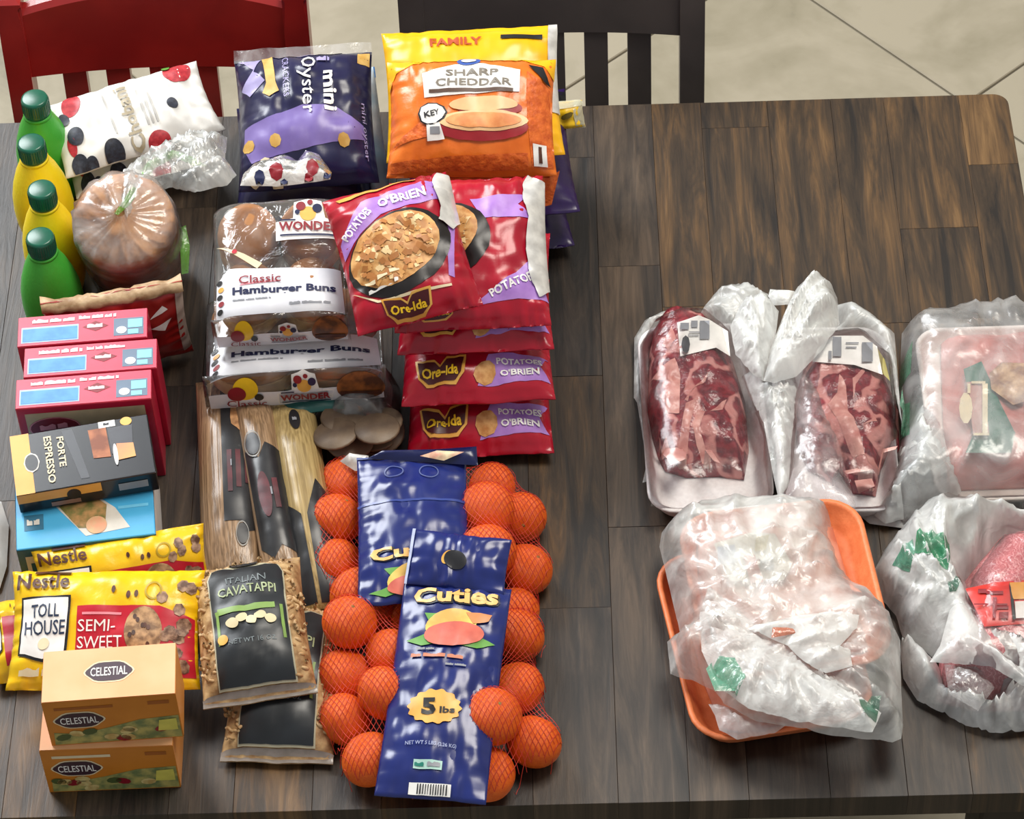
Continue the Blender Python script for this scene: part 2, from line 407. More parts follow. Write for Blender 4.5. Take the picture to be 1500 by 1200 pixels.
# ------------------------------------------------------------------ table of many planks
def wood_mat(name, cols):
    m = bpy.data.materials.new(name); m.use_nodes = True; nt = m.node_tree; b = nt.nodes['Principled BSDF']
    N, L = nt.nodes.new, nt.links.new
    tc = N('ShaderNodeTexCoord'); oi = N('ShaderNodeObjectInfo')
    cx = N('ShaderNodeCombineXYZ'); mm = N('ShaderNodeMath'); mm.operation = 'MULTIPLY'; mm.inputs[1].default_value = 37; L(oi.outputs['Random'], mm.inputs[0]); L(mm.outputs[0], cx.inputs[2])
    va = N('ShaderNodeVectorMath'); va.operation = 'ADD'; L(tc.outputs['Object'], va.inputs[0]); L(cx.outputs[0], va.inputs[1])
    mp = N('ShaderNodeMapping'); mp.inputs['Scale'].default_value = (46, 4.5, 1); L(va.outputs[0], mp.inputs[0])
    n1 = N('ShaderNodeTexNoise'); n1.inputs['Scale'].default_value = 1; n1.inputs['Detail'].default_value = 9; n1.inputs['Roughness'].default_value = .68; n1.inputs['Distortion'].default_value = .9
    L(mp.outputs[0], n1.inputs['Vector'])
    mp2 = N('ShaderNodeMapping'); mp2.inputs['Scale'].default_value = (9, 2.5, 1); L(va.outputs[0], mp2.inputs[0])
    n2 = N('ShaderNodeTexNoise'); n2.inputs['Scale'].default_value = 1; n2.inputs['Detail'].default_value = 4; n2.inputs['Distortion'].default_value = 1.6; L(mp2.outputs[0], n2.inputs['Vector'])
    mp3 = N('ShaderNodeMapping'); mp3.inputs['Scale'].default_value = (240, 14, 1); L(va.outputs[0], mp3.inputs[0])
    n3 = N('ShaderNodeTexNoise'); n3.inputs['Scale'].default_value = 1; n3.inputs['Detail'].default_value = 3; L(mp3.outputs[0], n3.inputs['Vector'])
    a = N('ShaderNodeMath'); a.operation = 'MULTIPLY_ADD'; a.inputs[1].default_value = .55; L(n2.outputs['Fac'], a.inputs[0]); L(n1.outputs['Fac'], a.inputs[2])
    c = N('ShaderNodeMath'); c.operation = 'MULTIPLY_ADD'; c.inputs[1].default_value = .22; L(n3.outputs['Fac'], c.inputs[0]); L(a.outputs[0], c.inputs[2])
    d = N('ShaderNodeMath'); d.operation = 'MULTIPLY_ADD'; d.inputs[1].default_value = .13; L(oi.outputs['Random'], d.inputs[0]); L(c.outputs[0], d.inputs[2])
    r = N('ShaderNodeValToRGB'); e = r.color_ramp.elements
    e[0].position = .60; e[0].color = (*lin(cols[0]), 1); e[1].position = 1.0; e[1].color = (*lin(cols[3]), 1)
    x = e.new(.74); x.color = (*lin(cols[1]), 1); x = e.new(.84); x.color = (*lin(cols[2]), 1)
    sc = N('ShaderNodeMath'); sc.operation = 'MULTIPLY'; sc.inputs[1].default_value = .80; L(d.outputs[0], sc.inputs[0])
    L(sc.outputs[0], r.inputs[0]); L(r.outputs[0], b.inputs['Base Color'])
    b.inputs['Roughness'].default_value = .42; b.inputs['Specular IOR Level'].default_value = .5
    bp = N('ShaderNodeBump'); bp.inputs['Strength'].default_value = .25; bp.inputs['Distance'].default_value = .002; L(c.outputs[0], bp.inputs['Height']); L(bp.outputs[0], b.inputs['Normal'])
    return m
wood = wood_mat('dark_wood', ('#120d0a', '#2d241d', '#41352a', '#5f4e3e')); warm_wood = wood_mat('warm_wood', ('#160e08', '#3a2b1b', '#573f24', '#7e5f3a')); dark_wood = mat('apron_wood', '#1d1610', .5, '#120d09', 30)
PSI = -0.03
ex = Vector((math.cos(PSI), math.sin(PSI), 0)); ey = Vector((-math.sin(PSI), math.cos(PSI), 0))
CR = P(1475, 137, 0); FR = P(820, 1179, 0)
TD = (CR - FR).dot(ey); TW = 1.42
TM = Matrix((ex, ey, Vector((0, 0, 1)))).transposed().to_4x4(); TM.translation = CR - ex * TW - ey * TD; TM.translation.z = 0
table = thing('dining_table', 'dark brown wooden table of mixed planks carrying all the groceries', 'table', TM)
def plank(x0, x1, y0, y1, dz, corner=None, wm=None):
    g = .00012; x0 += g; x1 -= g; y0 += g; y1 -= g
    rr = .018; pts = []
    for (cx_, cy_, sx, sy, key) in ((x0, y0, 1, 1, 'fl'), (x1, y0, -1, 1, 'fr'), (x1, y1, -1, -1, 'br'), (x0, y1, 1, -1, 'bl')):
        if corner == key:
            a0 = {'fl': 180, 'fr': 270, 'br': 0, 'bl': 90}[key]
            for k in range(7):
                an = math.radians(a0 + 15 * k); pts.append((cx_ + sx * rr + rr * math.cos(an), cy_ + sy * rr + rr * math.sin(an)))
        else: pts.append((cx_, cy_))
    bm = bmesh.new(); top = [bm.verts.new((x, y, TZ + dz)) for x, y in pts]; f = bm.faces.new(top)
    r = bmesh.ops.extrude_face_region(bm, geom=[f])
    for v in r['geom']:
        if isinstance(v, bmesh.types.BMVert): v.co.z = TZ - .034
    es = [e for e in bm.edges if all(abs(v.co.z - TZ - dz) < 1e-6 for v in e.verts)]
    bmesh.ops.bevel(bm, geom=es, offset=.0003, segments=1, affect='EDGES')
    ctr = Vector(((x0 + x1) / 2, (y0 + y1) / 2, 0))
    for v in bm.verts: v.co -= ctr
    o = bm_obj('plank', bm, wm or wood, table, smooth=False); o.location = ctr
# plank columns from the right edge inward (widths in cm), each with its joints as fractions of the depth
rp = random.Random(21)
cols = []; x = TW
widths = [6.0, 9.2, 6.5, 7.8, 8.2, 6.0, 7.2, 8.6, 6.4, 9.0, 7.0, 8.0, 6.6, 9.4, 7.5, 6.8, 8.8, 7.2, 9]
for wd in widths:
    x1 = x; x0 = max(0, x - wd * CM); cols.append((x0, x1)); x = x0
    if x0 <= 0: break
for ci, (x0, x1) in enumerate(cols):
    cuts = [0]
    y = rp.uniform(.12, .42)
    while y < .93: cuts.append(y); y += rp.uniform(.22, .5)
    if ci == 0: cuts = [0, .30, .62, .88]
    if ci == 4: cuts = [0, .45, .955]
    cuts.append(1)
    for k in range(len(cuts) - 1):
        key = None
        if ci == 0 and k == len(cuts) - 2: key = 'br'
        if ci == 0 and k == 0: key = 'fr'
        if x0 <= 0 and k == 0: key = 'fl'
        if x0 <= 0 and k == len(cuts) - 2: key = 'bl'
        plank(x0, x1, cuts[k] * TD, cuts[k + 1] * TD, rp.uniform(-.0002, .0002), key, warm_wood if (ci < 6 and cuts[k + 1] > .5) or rp.random() < .12 else wood)
for (a, b, c, d) in ((.07, TW - .07, .06, .085), (.07, TW - .07, TD - .085, TD - .06), (.07, .095, .085, TD - .085), (TW - .095, TW - .07, .085, TD - .085)):
    box('apron', a, b, c, d, TZ - .12, TZ - .034, dark_wood, table, .002)
for a in (.06, TW - .13):
    for c in (.05, TD - .12): box('leg', a, a + .07, c, c + .07, 0, TZ - .034, dark_wood, table, .004)

# ------------------------------------------------------------------ chairs behind the table
def chair(name, label, xl, xr, m, arch, off, ztop, zrail, nsl=5):
    """chair pushed in behind the far edge; xl, xr are where its back shows along that edge"""
    a = P(xl, 172 - .026 * xl, 0); b = P(xr, 172 - .026 * xr, 0)
    Wd = (b - a).dot(ex); M = TM.copy(); pos = a + ey * off; pos.z = 0; M.translation = pos
    root = thing(name, label, 'chair', M, 'chairs behind the table')
    bk = lambda z: max(0, z - .45) * .16                      # recline
    T = TZ + ztop; RB = TZ + zrail
    pw = .031
    for x0 in (0, Wd - pw):                                   # posts run down to be the rear legs
        bm = bmesh.new(); rings = []
        for z in (0, .25, .45, .6, RB, (RB + T) / 2, T - .012, T - .004, T):
            sh = .0 if z < T - .002 else .006
            rings.append([bm.verts.new((x0 + sh if i in (0, 3) else x0 + pw - sh, bk(z) + (-.02 + sh if i in (0, 1) else .012 - sh), z)) for i in range(4)])
        for r0, r1 in zip(rings, rings[1:]):
            for i in range(4): bm.faces.new((r0[i], r0[(i + 1) % 4], r1[(i + 1) % 4], r1[i]))
        bm.faces.new(rings[0][::-1]); bm.faces.new(rings[-1])
        bmesh.ops.bevel(bm, geom=[e for e in bm.edges if abs(e.verts[0].co.z - e.verts[1].co.z) > .01], offset=.004, segments=2, affect='EDGES')
        bm_obj('post', bm, m, root, smooth=False)
    n = 20; vs, fs = [], []                                   # top rail
    for i in range(n + 1):
        t = i / n; x = pw + (Wd - 2 * pw) * t; tp = T - .012 + arch * (1 - (2 * t - 1) ** 2) - (.006 if arch else 0)
        cv = .012 * (1 - (2 * t - 1) ** 2)
        for z, y in ((RB, -.014), (tp - .006, -.014), (tp, -.008), (tp, .004), (tp - .006, .009), (RB, .009)): vs.append((x, y + bk(z) + cv, z))
    for i in range(n):
        for k in range(6): q = (k + 1) % 6; fs.append((i * 6 + k, (i + 1) * 6 + k, (i + 1) * 6 + q, i * 6 + q))
    fs.append(tuple(range(6))[::-1]); fs.append(tuple(n * 6 + k for k in range(6)))
    o = mesh_obj('top_rail', vs, fs, m, root, smooth=False)
    inner = Wd - 2 * pw; sw = inner * .093; gi = inner * .078; x = pw + (inner - nsl * sw - (nsl - 1) * gi) / 2
    for k in range(nsl):
        z0, z1 = .50, RB + .01; cv = .008
        vs = []
        for z in (z0, z1):
            vs += [(x, bk(z) - .008 + cv, z), (x + sw, bk(z) - .008 + cv, z), (x + sw, bk(z) + .006 + cv, z), (x, bk(z) + .006 + cv, z)]
        mesh_obj('slat', vs, [(0, 1, 5, 4), (1, 2, 6, 5), (2, 3, 7, 6), (3, 0, 4, 7), (3, 2, 1, 0), (4, 5, 6, 7)], m, root, smooth=False)
        x += sw + gi
    box('lower_rail', pw, Wd - pw, bk(.49) - .012, bk(.49) + .01, .465, .505, m, root, .003)
    box('seat', -.01, Wd + .01, -.40, .0, .425, .455, m, root, .008, 3)
    for x0 in (0, Wd - .035): box('front_leg', x0, x0 + .035, -.38, -.345, 0, .43, m, root, .003)
    for x0 in (.008, Wd - .026): box('stretcher', x0, x0 + .018, -.345, -.01, .16, .185, m, root, .002)
    return root
red_paint = mat('red_paint', '#a5221f', .3, '#8f1a1a', 12, coat=.3)
grey_paint = mat('charcoal_paint', '#57504f', .4, '#4c4646', 12)
chair('red_chair', 'red painted slat-back chair with arched top rail behind the table', -4, 452, red_paint, .018, .065, .092, -.022)
chair('charcoal_chair', 'dark charcoal slat-back chair with straight top rail behind the cheese bags', 586, 1038, grey_paint, .0, .065, .185, .013)

# ------------------------------------------------------------------ shared print colours
white = mat('print_white', '#f3f1ee', .4); black = mat('print_black', '#15151a', .4); cream = mat('print_cream', '#e9d9b4', .45)
p_red = mat('print_red', '#c0142c', .35); p_darkred = mat('print_dark_red', '#8a1222', .4); p_navy = mat('print_navy', '#141c48', .35)
p_yellow = mat('print_yellow', '#f5c81e', .4); p_lilac = mat('print_lilac', '#b184cf', .4, '#a173c4'); p_green = mat('print_green', '#5f9c3a', .45)
p_gold = mat('print_gold', '#e8b357', .4, '#d99a3a', 30); p_tan = mat('print_tan', '#c99a62', .5, '#a3743f', 120); p_grey = mat('print_grey', '#8d8f96', .5)
p_blue = mat('print_blue', '#3f86d8', .4); p_teal = mat('print_teal', '#0f7a6a', .45); p_pink = mat('print_pink', '#e98f9c', .4); p_brown = mat('print_brown', '#5b2d18', .5, '#3c1c10', 100)
p_orange = mat('print_orange', '#ee7a24', .4)
clear = film('clear_film', '#ffffff', .0, .03, .2, 30, .15, 30, .1)
clear2 = film('thick_clear_film', '#ffffff', .04, .30, .2, 28, .3, 30, .3)
carrier = film('carrier_bag_film', '#f8fbf9', .38, .82, .32, 22, .28, 40, .2)
carrier_white = film('white_carrier_bag_film', '#f8fbf9', .55, .88, .32, 20, .25, 40, .2)
silver = mat('silver_foil', '#c9c7c4', .28, '#e8e6e2', 60, metal=.3)

# ------------------------------------------------------------------ lemon and lime juice bottles
lime = mat('lime_plastic', '#45ad3a', .42, '#38a02e', 20, .12, 300, sss=.05); lemon = mat('lemon_plastic', '#fade1a', .42, '#f2cf08', 20, .12, 300, sss=.05)
capm = mat('cap_green', '#14604a', .28, '#115540', 40)
def juice(px, py, m, label, lean=0):
    """cap top seen at the pixel; the bottle stands on the table"""
    top = P(px, py, 16.2); M = Matrix.Translation((top.x, top.y, TZ))
    r = thing('juice_bottle', label, 'bottle', M, 'juice bottles in a row')
    lathe('body', [(.012, .0005), (.024, .0015), (.0275, .006), (.031, .02), (.0345, .042), (.0352, .06), (.034, .08), (.030, .10), (.0245, .117), (.019, .129), (.0155, .136), (.0145, .141)], m, r, 32)
    c = lathe('cap', [(.0158, .1385), (.0160, .141), (.0160, .1585), (.0152, .1612), (.013, .162)], capm, r, 36)
    vs, fs = [], []
    for k in range(36):
        a = 2 * math.pi * k / 36; t = Vector((-math.sin(a), math.cos(a), 0)) * .0006; e = Vector((math.cos(a), math.sin(a), 0))
        n = len(vs)
        for z in (.142, .158): vs += [e * .0159 - t + Vector((0, 0, z)), e * .0165 + Vector((0, 0, z)), e * .0159 + t + Vector((0, 0, z))]
        fs += [(n, n + 1, n + 4, n + 3), (n + 1, n + 2, n + 5, n + 4)]
    mesh_obj('grip_ribs', vs, fs, capm, c, False)
    lathe('rim', [(.0150, .1335), (.0168, .1342), (.0168, .137), (.0150, .138)], m, r, 32)
juice(50, 143, lime, 'green juice bottle with dark green cap at the table edge by the red chair')
juice(45, 208, lemon, 'yellow juice bottle with dark cap, beside the far green bottle')
juice(60, 276, lemon, 'yellow juice bottle standing beside the muffin bag, next to the near green bottle')
juice(58, 346, lime, 'green juice bottle with dark cap standing behind the pink-red boxes')

# ------------------------------------------------------------------ berry pouches
pouch_white = mat('white_pouch', '#ecebe8', .38, '#dedcd8', 30)
berry_red = mat('berry_red', '#c2333c', .45, '#a31f2c', 200); berry_dark = mat('berry_blue', '#2b3040', .5, '#191b28', 260)
def berry_pouch(label, bl, br, tl, seed, full=True):
    b = Bag('fruit_pouch', label, 'pouch', bl, br, tl, 2.0, pouch_white, 'white berry pouches', wr=.5, seed=seed, seal=.03, fold=.15)
    q = b.pr
    for x, y, a, c, r in ((.86, .86, .11, .17, .3), (.17, .83, .07, .17, -.6), (.60, .06, .09, .10, .2), (.08, .30, .035, .12, 0)): q.oval('berry_print', berry_red, x, y, a / 1.25, c, 1, r)
    for x, y, a in ((.09, .66, .034), (.12, .40, .05), (.76, .42, .034), (.32, .07, .062), (.10, .08, .05), (.17, .03, .04)): q.oval('berry_print', berry_dark, x, y, a, a * 2.3, 2)
    if full:
        q.text('Chobani', mat('print_beige', '#b3a68c', .5), .475, .42, .80, .085, math.pi / 2, bold=.02)
        for k, x in enumerate((.36, .57, .60, .63)): q.rect('small_print', mat('print_pale_grey', '#c4c2be', .5), x, .25, x + .012, .8 - .05 * k, 2)
        q.oval('leaf_print', p_green, .80, .95, .025, .05, 3, .5)
    q.done(); return b
berry_pouch('white berry-print pouch in the middle of the pouch pile', (112, 292, 4.5), (322, 235, 4.5), (92, 190, 4.5), 4, False)
berry_pouch('white pouch printed with strawberries and blueberries, topmost of its pile', (97, 262, 8.2), (330, 190, 8.6), (68, 156, 10.5), 3)

# ------------------------------------------------------------------ bagels in a tied clear bag
bagel_m = mat('muffin_crust', '#d39c68', .5, '#b87d4a', 40, .25, 120)
M = spot(208, 404, 0) @ Matrix.Rotation(.42, 4, 'X')
bg_root = thing('muffin_bag', 'clear bag of stacked round brown muffins gathered at the top, with green print', 'bread bag', Matrix.Translation((0, 0, .026)) @ M)
for k in range(4):
    z0 = .001 + k * .0345
    lathe('muffin', [(.03, z0), (.053, z0 + .001), (.0572, z0 + .006), (.058, z0 + .017), (.0572, z0 + .028), (.054, z0 + .0325), (.045, z0 + .0338), (.01, z0 + .0342)], bagel_m, bg_root, 40)
vs, fs = [], []; n = 64
rings = [(.058, -.002), (.0605, .01), (.0605, .06), (.0605, .12), (.059, .137), (.050, .1435), (.036, .1465), (.020, .149), (.010, .154), (.006, .162)]
for j, (r_, z_) in enumerate(rings):
    for i in range(n):
        a = 2 * math.pi * i / n; f = .0013 * math.sin(a * 15 + noise.noise(Vector((math.cos(a) * 2, math.sin(a) * 2, j * .1))) * 6) * (1 if j > 3 else .5)
        vs.append(((r_ + (f if r_ > .01 else f * .3)) * math.cos(a), (r_ + (f if r_ > .01 else f * .3)) * math.sin(a), z_ + (f if j > 3 else 0)))
for j in range(len(rings) - 1):
    for i in range(n): fs.append((j * n + i, j * n + (i + 1) % n, (j + 1) * n + (i + 1) % n, (j + 1) * n + i))
fm = mesh_obj('bag_film', vs, fs, clear2, bg_root)
k1 = K(0, 0, 3)
def fromcrop(k, pts, z): return [(*k(x, y), zz if len(p) == 3 else z) for p in pts for x, y, zz in [(p[0], p[1], p[2] if len(p) == 3 else z)]]
puff('bag_neck', fromcrop(k1, [(560, 960), (600, 900), (640, 850), (760, 830), (860, 850), (1000, 820), (1040, 770), (990, 700), (1000, 610), (960, 590), (800, 600), (640, 680), (540, 760), (500, 860)], 15.5), 1.8, 1.2, film('muffin_neck_film', '#f8faf8', .22, .7, .25, 22, .25, 30, .3), bg_root, .4, (('fan', (190, 312, 15), 40, .9), (60, 2.2, .9), (120, 1.6, .5)), .4, 40, 2)
gp = film('green_print_film', '#7ac74e', .55, .8, .2)
puff('green_print', fromcrop(k1, [(500, 940), (545, 870), (590, 800), (640, 720), (760, 660), (850, 690), (910, 730), (850, 730), (770, 690), (680, 740), (620, 830), (570, 900), (520, 945)], 16.3), 1.9, 1.2, gp, bg_root, .5, (), .3, 40, 2)
puff('green_print', [(262, 335, 10), (272, 330, 10), (278, 360, 9), (276, 400, 7), (266, 402, 7), (264, 365, 9)], .3, .5, gp, bg_root, .6, (), .4, 60, 3)

# ------------------------------------------------------------------ red pouch behind the boxes
pouch_red = mat('red_pouch', '#a3231f', .35, '#8d1a18', 25)
b = Bag('snack_pouch', 'crumpled red pouch with tan folded top behind the pink-red boxes', 'pouch', (82, 548, 1.0), (284, 514, 1.0), (58, 446, 13.6), 2.2, pouch_red, wr=.35, seed=9, seal=.04, fold=.3)
q = b.pr; tanw = mat('tan_pouch_back', '#c4a680', .45, '#94724e', 60, .3, 90)
q.rect('top_band', tanw, 0, .95, 1, 1, 1); q.oval('picture', cream, .66, .70, .06, .05, 1); q.poly('picture', white, [(.74, .72), (.88, .78), (.84, .84)], 1); q.poly('picture', white, [(.74, .62), (.9, .68), (.84, .56)], 1)
q.rect('clear_window', mat('pouch_side', '#b9a9a0', .3), .94, .1, 1, .95, 1); q.rect('clear_window', mat('pouch_side', '#b9a9a0', .3), 0, .5, .1, .9, 1); q.done()
vs, fs = [], []                                             # folded top edge
for i in range(31):
    u = b.W * i / 30; a = b.raw(u, b.H * .97)
    for dy, dz in ((-.010, .003), (-.003, .007), (.003, .004), (.004, -.006), (.001, -.012)):
        vs.append((a.x, a.y + dy, a.z + dz + .004 * noise.noise(Vector((u * 60, dy * 300, 2)))))
for i in range(30):
    for k in range(4): fs.append((i * 5 + k, (i + 1) * 5 + k, (i + 1) * 5 + k + 1, i * 5 + k + 1))
mesh_obj('folded_top', vs, fs, tanw, b.root)

# ------------------------------------------------------------------ pink-red baking boxes
pinkbox = mat('pink_red_card', '#c01c3c', .35, '#b01534', 20); pinktop = mat('pink_print', '#e0425e', .35)
barblue = mat('bar_blue', '#4f97e6', .4, '#3f86d8', 80)
def baking(label, fl, fr, rl, oval):
    r, t, f, rt, (W_, D_, H_) = carton('baking_mix_box', label, 'box', fl, fr, rl, 13.0, pinkbox, 'pink-red boxes in a row')
    t.rect('top_panel', pinktop, .005, .02, .995, .98, 1)
    t.rect('blue_bar', mat('bar_pale', '#a9c8f2', .4), .03, .10, .47, .62, 2); t.rect('blue_bar', barblue, .04, .14, .46, .56, 3)
    rq = random.Random(len(label)); pale = mat('print_pale_pink', '#f7c8cf', .4)
    t.marks(pale, .28, .80, .34, .15, 10, rq); t.marks(pale, .62, .82, .30, .13, 9, rq)
    t.poly('badge', p_darkred, [(.50, .50), (.60, .68), (.70, .50), (.60, .34)], 2); t.marks(pale, .60, .51, .13, .14, 4, rq)
    t.rect('picture', mat('print_slate', '#6c7f96', .5), .74, .12, .97, .70, 2); t.rect('picture', mat('print_aqua', '#8fdcec', .5), .85, .36, .96, .64, 3); t.oval('picture', white, .80, .30, .04, .12, 3); t.rect('picture', mat('print_aqua', '#8fdcec', .5), .85, .15, .93, .30, 3)
    t.done()
    if oval:
        f.rect('front_panel', mat('print_sand', '#cdb592', .5), .06, .05, .94, .93, 1)
        f.oval('oval_badge', p_darkred, .26, .74, .19, .13, 2); f.ring('oval_badge_line', p_pink, .26, .74, .19, .13, .94, 3); f.marks(p_pink, .26, .76, .22, .09, 5, random.Random(4), 4, .03); f.marks(p_pink, .27, .69, .16, .04, 6, random.Random(5), 4)
    f.done()
baking('pink-red box with blue bar on top, in front of the red pouch', (25, 509, 13), (216, 494, 13), (22, 466, 13), False)
baking('pink-red box with blue bar between the two other pink-red boxes', (34, 554, 13), (230, 539, 13), (32, 511, 13), False)
baking('pink-red box with dark red oval badge behind the coffee box', (22, 600, 13), (222, 584, 13), (20, 557, 13), True)

# ------------------------------------------------------------------ cyan box and coffee box
cyan = mat('cyan_card', '#4fb0dc', .35, '#45a5d4', 18); tealside = mat('teal_card', '#1d5f6e', .4, '#17505e', 30)
r, t, f, rt, (W_, D_, H_) = carton('frozen_meal_box', 'cyan cardboard box with a plated fish picture, under the coffee box', 'box', (24, 806, 9), (228, 782, 9), (14, 668, 9), 8.6, cyan)
t.poly('dish_picture', mat('plate_print', '#d9d2c6', .4), [(.28, .42), (.50, .06), (.82, .10), (.72, .32), (.56, .50)], 1)
foodm = mat('food_print', '#b98a56', .5, '#6e6a34', 90)
t.poly('dish_picture', foodm, [(.30, .42), (.45, .15), (.64, .12), (.66, .36), (.54, .5)], 2); t.oval('dish_picture', mat('salmon_print', '#dd9a74', .5, '#c2bc88', 40), .58, .16, .075, .09, 3)
t.rect('small_badge', mat('print_bluegrey', '#31708e', .5), .06, .18, .20, .34, 1); t.marks(mat('print_pale_line', '#d8d4cc', .4), .13, .26, .10, .07, 4, random.Random(2)); t.rect('highlight_bar', mat('print_pale_cyan', '#6fc4e8', .4), .74, .30, .96, .33, 1)
f.rect('front_panel', tealside, 0, 0, 1, .98, 1); f.rect('small_badge', cream, .05, .35, .22, .85, 2); f.rect('small_badge', tealside, .08, .4, .19, .72, 3); f.marks(mat('print_dull_teal', '#3f7c8a', .5), .5, .6, .36, .18, 9, random.Random(3)); t.done(); f.done()
lt = Print(r, lambda u, v, o: Vector((-o, D_ - u, v)), D_, H_, 0); lt.rect('side_panel', mat('pale_side', '#d5c9c4', .5, '#e6e0dc', 10), 0, 0, 1, 1, 1); lt.done()
rt.rect('side_panel', mat('pale_side', '#d5c9c4', .5, '#e6e0dc', 10), .0, 0, 1, 1, 1); rt.done()

blk = mat('black_card', '#191a20', .25, '#15161b', 20)
r, t, f, rt, (W_, D_, H_) = carton('coffee_capsule_box', 'black and orange coffee capsule box lying on the cyan box', 'box', (24, 727, 12.1), (229, 692, 12.1), (8, 641, 12.1), 2.9, blk)
orng = mat('orange_card', '#e8a94c', .35, '#df9a3a', 20)
t.rect('orange_end', orng, .0, 0, .135, 1, 1); t.oval('round_badge', mat('print_pale_line', '#d8d4cc', .4), .135, .50, .055, .16, 2, n=20, lobes=8, la=.05); t.oval('round_badge', blk, .135, .50, .047, .135, 3, n=20)
t.text('ESPRESSO', cream, .265, .50, .78, .055, -math.pi / 2, bold=.02); t.text('FORTE', cream, .355, .60, .50, .050, -math.pi / 2, bold=.02)
cap1 = mat('capsule_copper', '#b8744a', .3, '#6e3a22', 30, metal=.3)
t.poly('capsule_picture', cap1, [(.575, .40), (.70, .38), (.69, .88), (.56, .88)], 2); t.poly('capsule_picture', mat('glass_print', '#4b4c52', .2), [(.71, .42), (.86, .40), (.88, .86), (.70, .87)], 2)
t.poly('capsule_picture', mat('capsule_gold', '#e0a25c', .35, '#d08a60', 25), [(.745, .30), (.875, .32), (.87, .55), (.75, .58)], 3); t.oval('capsule_picture', white, .735, .40, .016, .18, 4)
t.rect('small_badge', white, .64, .88, .76, .985, 2); t.marks(black, .70, .935, .05, .05, 2, random.Random(6)); t.oval('small_badge', p_gold, .84, .93, .042, .07, 2)
t.poly('sheen_strip', mat('sheen_grey', '#3d3f45', .3), [(.37, .95), (.45, .95), (.53, .10), (.47, .10)], 1)  # reflected sheen on the black card, painted as a grey strip
f.rect('front_band', orng, .0, .52, .6, .98, 1); f.oval('front_badge', blk, .40, .60, .05, .28, 2); f.rect('front_text', mat('print_dull_rose', '#8c6a5c', .5), .23, .12, .44, .34, 2); f.rect('front_text', p_grey, .72, .35, .93, .72, 2); f.done(); t.done()

# ------------------------------------------------------------------ chocolate chip bags
chipy = mat('yellow_bag', '#f4c814', .3, '#eebb08', 25, .15, 120)
cookm = mat('cookie_print', '#c9a074', .5, '#7c5a3a', 110); chipm = mat('chips_print', '#b49074', .5, '#5c3a28', 130)
def choc(label, bl, br, tl, seed, full):
    b = Bag('chocolate_chip_bag', label, 'bag', bl, br, tl, 2.2, chipy, 'yellow chocolate chip bags', wr=.25, seed=seed, fold=.3, seal=.04)
    q = b.pr
    q.poly('red_panel', p_red, [(.36, .10), (.985, .08), (.985, .56), (.80, .66), (.36, .66)], 1)
    q.oval('cookie_picture', cookm, .72, .44, .10, .21, 2); rr = random.Random(seed)
    for k in range(8): q.oval('chip_picture', p_brown, .72 + rr.uniform(-.07, .07), .44 + rr.uniform(-.15, .15), .010, .022, 3)
    for k in range(16):
        x, y = rr.uniform(.80, .95), rr.uniform(.15, .86)
        q.oval('chip_picture', chipm, x, y, .032, .055, 2, rr.uniform(0, 3), 7)
    q.text('Nestle', p_brown, .17, .885, .28, .14, bold=.02); q.rect('lettering_bar', p_brown, .12, .955, .31, .985, 3)
    q.poly('badge', black, [(.05, .26), (.19, .20), (.315, .26), (.325, .75), (.055, .75)], 2); q.poly('badge', white, [(.062, .28), (.19, .225), (.302, .28), (.312, .73), (.067, .73)], 3)
    if full:
        q.text('TOLL', mat('print_dark_blue', '#23324e', .5), .19, .62, .15, .11, bold=.01, layer=4); q.text('HOUSE', mat('print_dark_blue', '#23324e', .5), .19, .48, .22, .12, bold=.01, layer=4)
        q.oval('badge_motif', cream, .19, .345, .03, .05, 4)
        q.text('SEMI-', white, .47, .49, .20, .10, bold=.0); q.text('SWEET', white, .49, .35, .24, .10, bold=.0); q.text('minis', white, .46, .19, .16, .10, bold=.0)
        q.rect('small_print', p_pink, .39, .58, .60, .60, 2)
        q.marks(cream, .17, .13, .2, .08, 5, rr)
    for x, y in ((.55, .80), (.63, .75), (.67, .76)): q.oval('chip_picture', p_brown, x, y, .011, .032, 2)
    q.ring('seal_print', mat('print_olive', '#b59a1a', .5), .76, .79, .045, .08, .8, 2)
    q.done(); return b
choc('yellow chip bag lying flat below the two others, with dark lettering', (-10, 1004, 1.0), (62, 990, 1.2), (-2, 884, 1.4), 13, False)
choc('yellow and red chip bag standing up behind another yellow bag', (66, 930, 2.0), (318, 888, 2.0), (46, 808, 8.5), 11, False)
choc('yellow and red semi-sweet chip bag resting on the tea boxes', (8, 1012, 4.0), (294, 1010, 4.0), (26, 838, 8.6), 12, True)

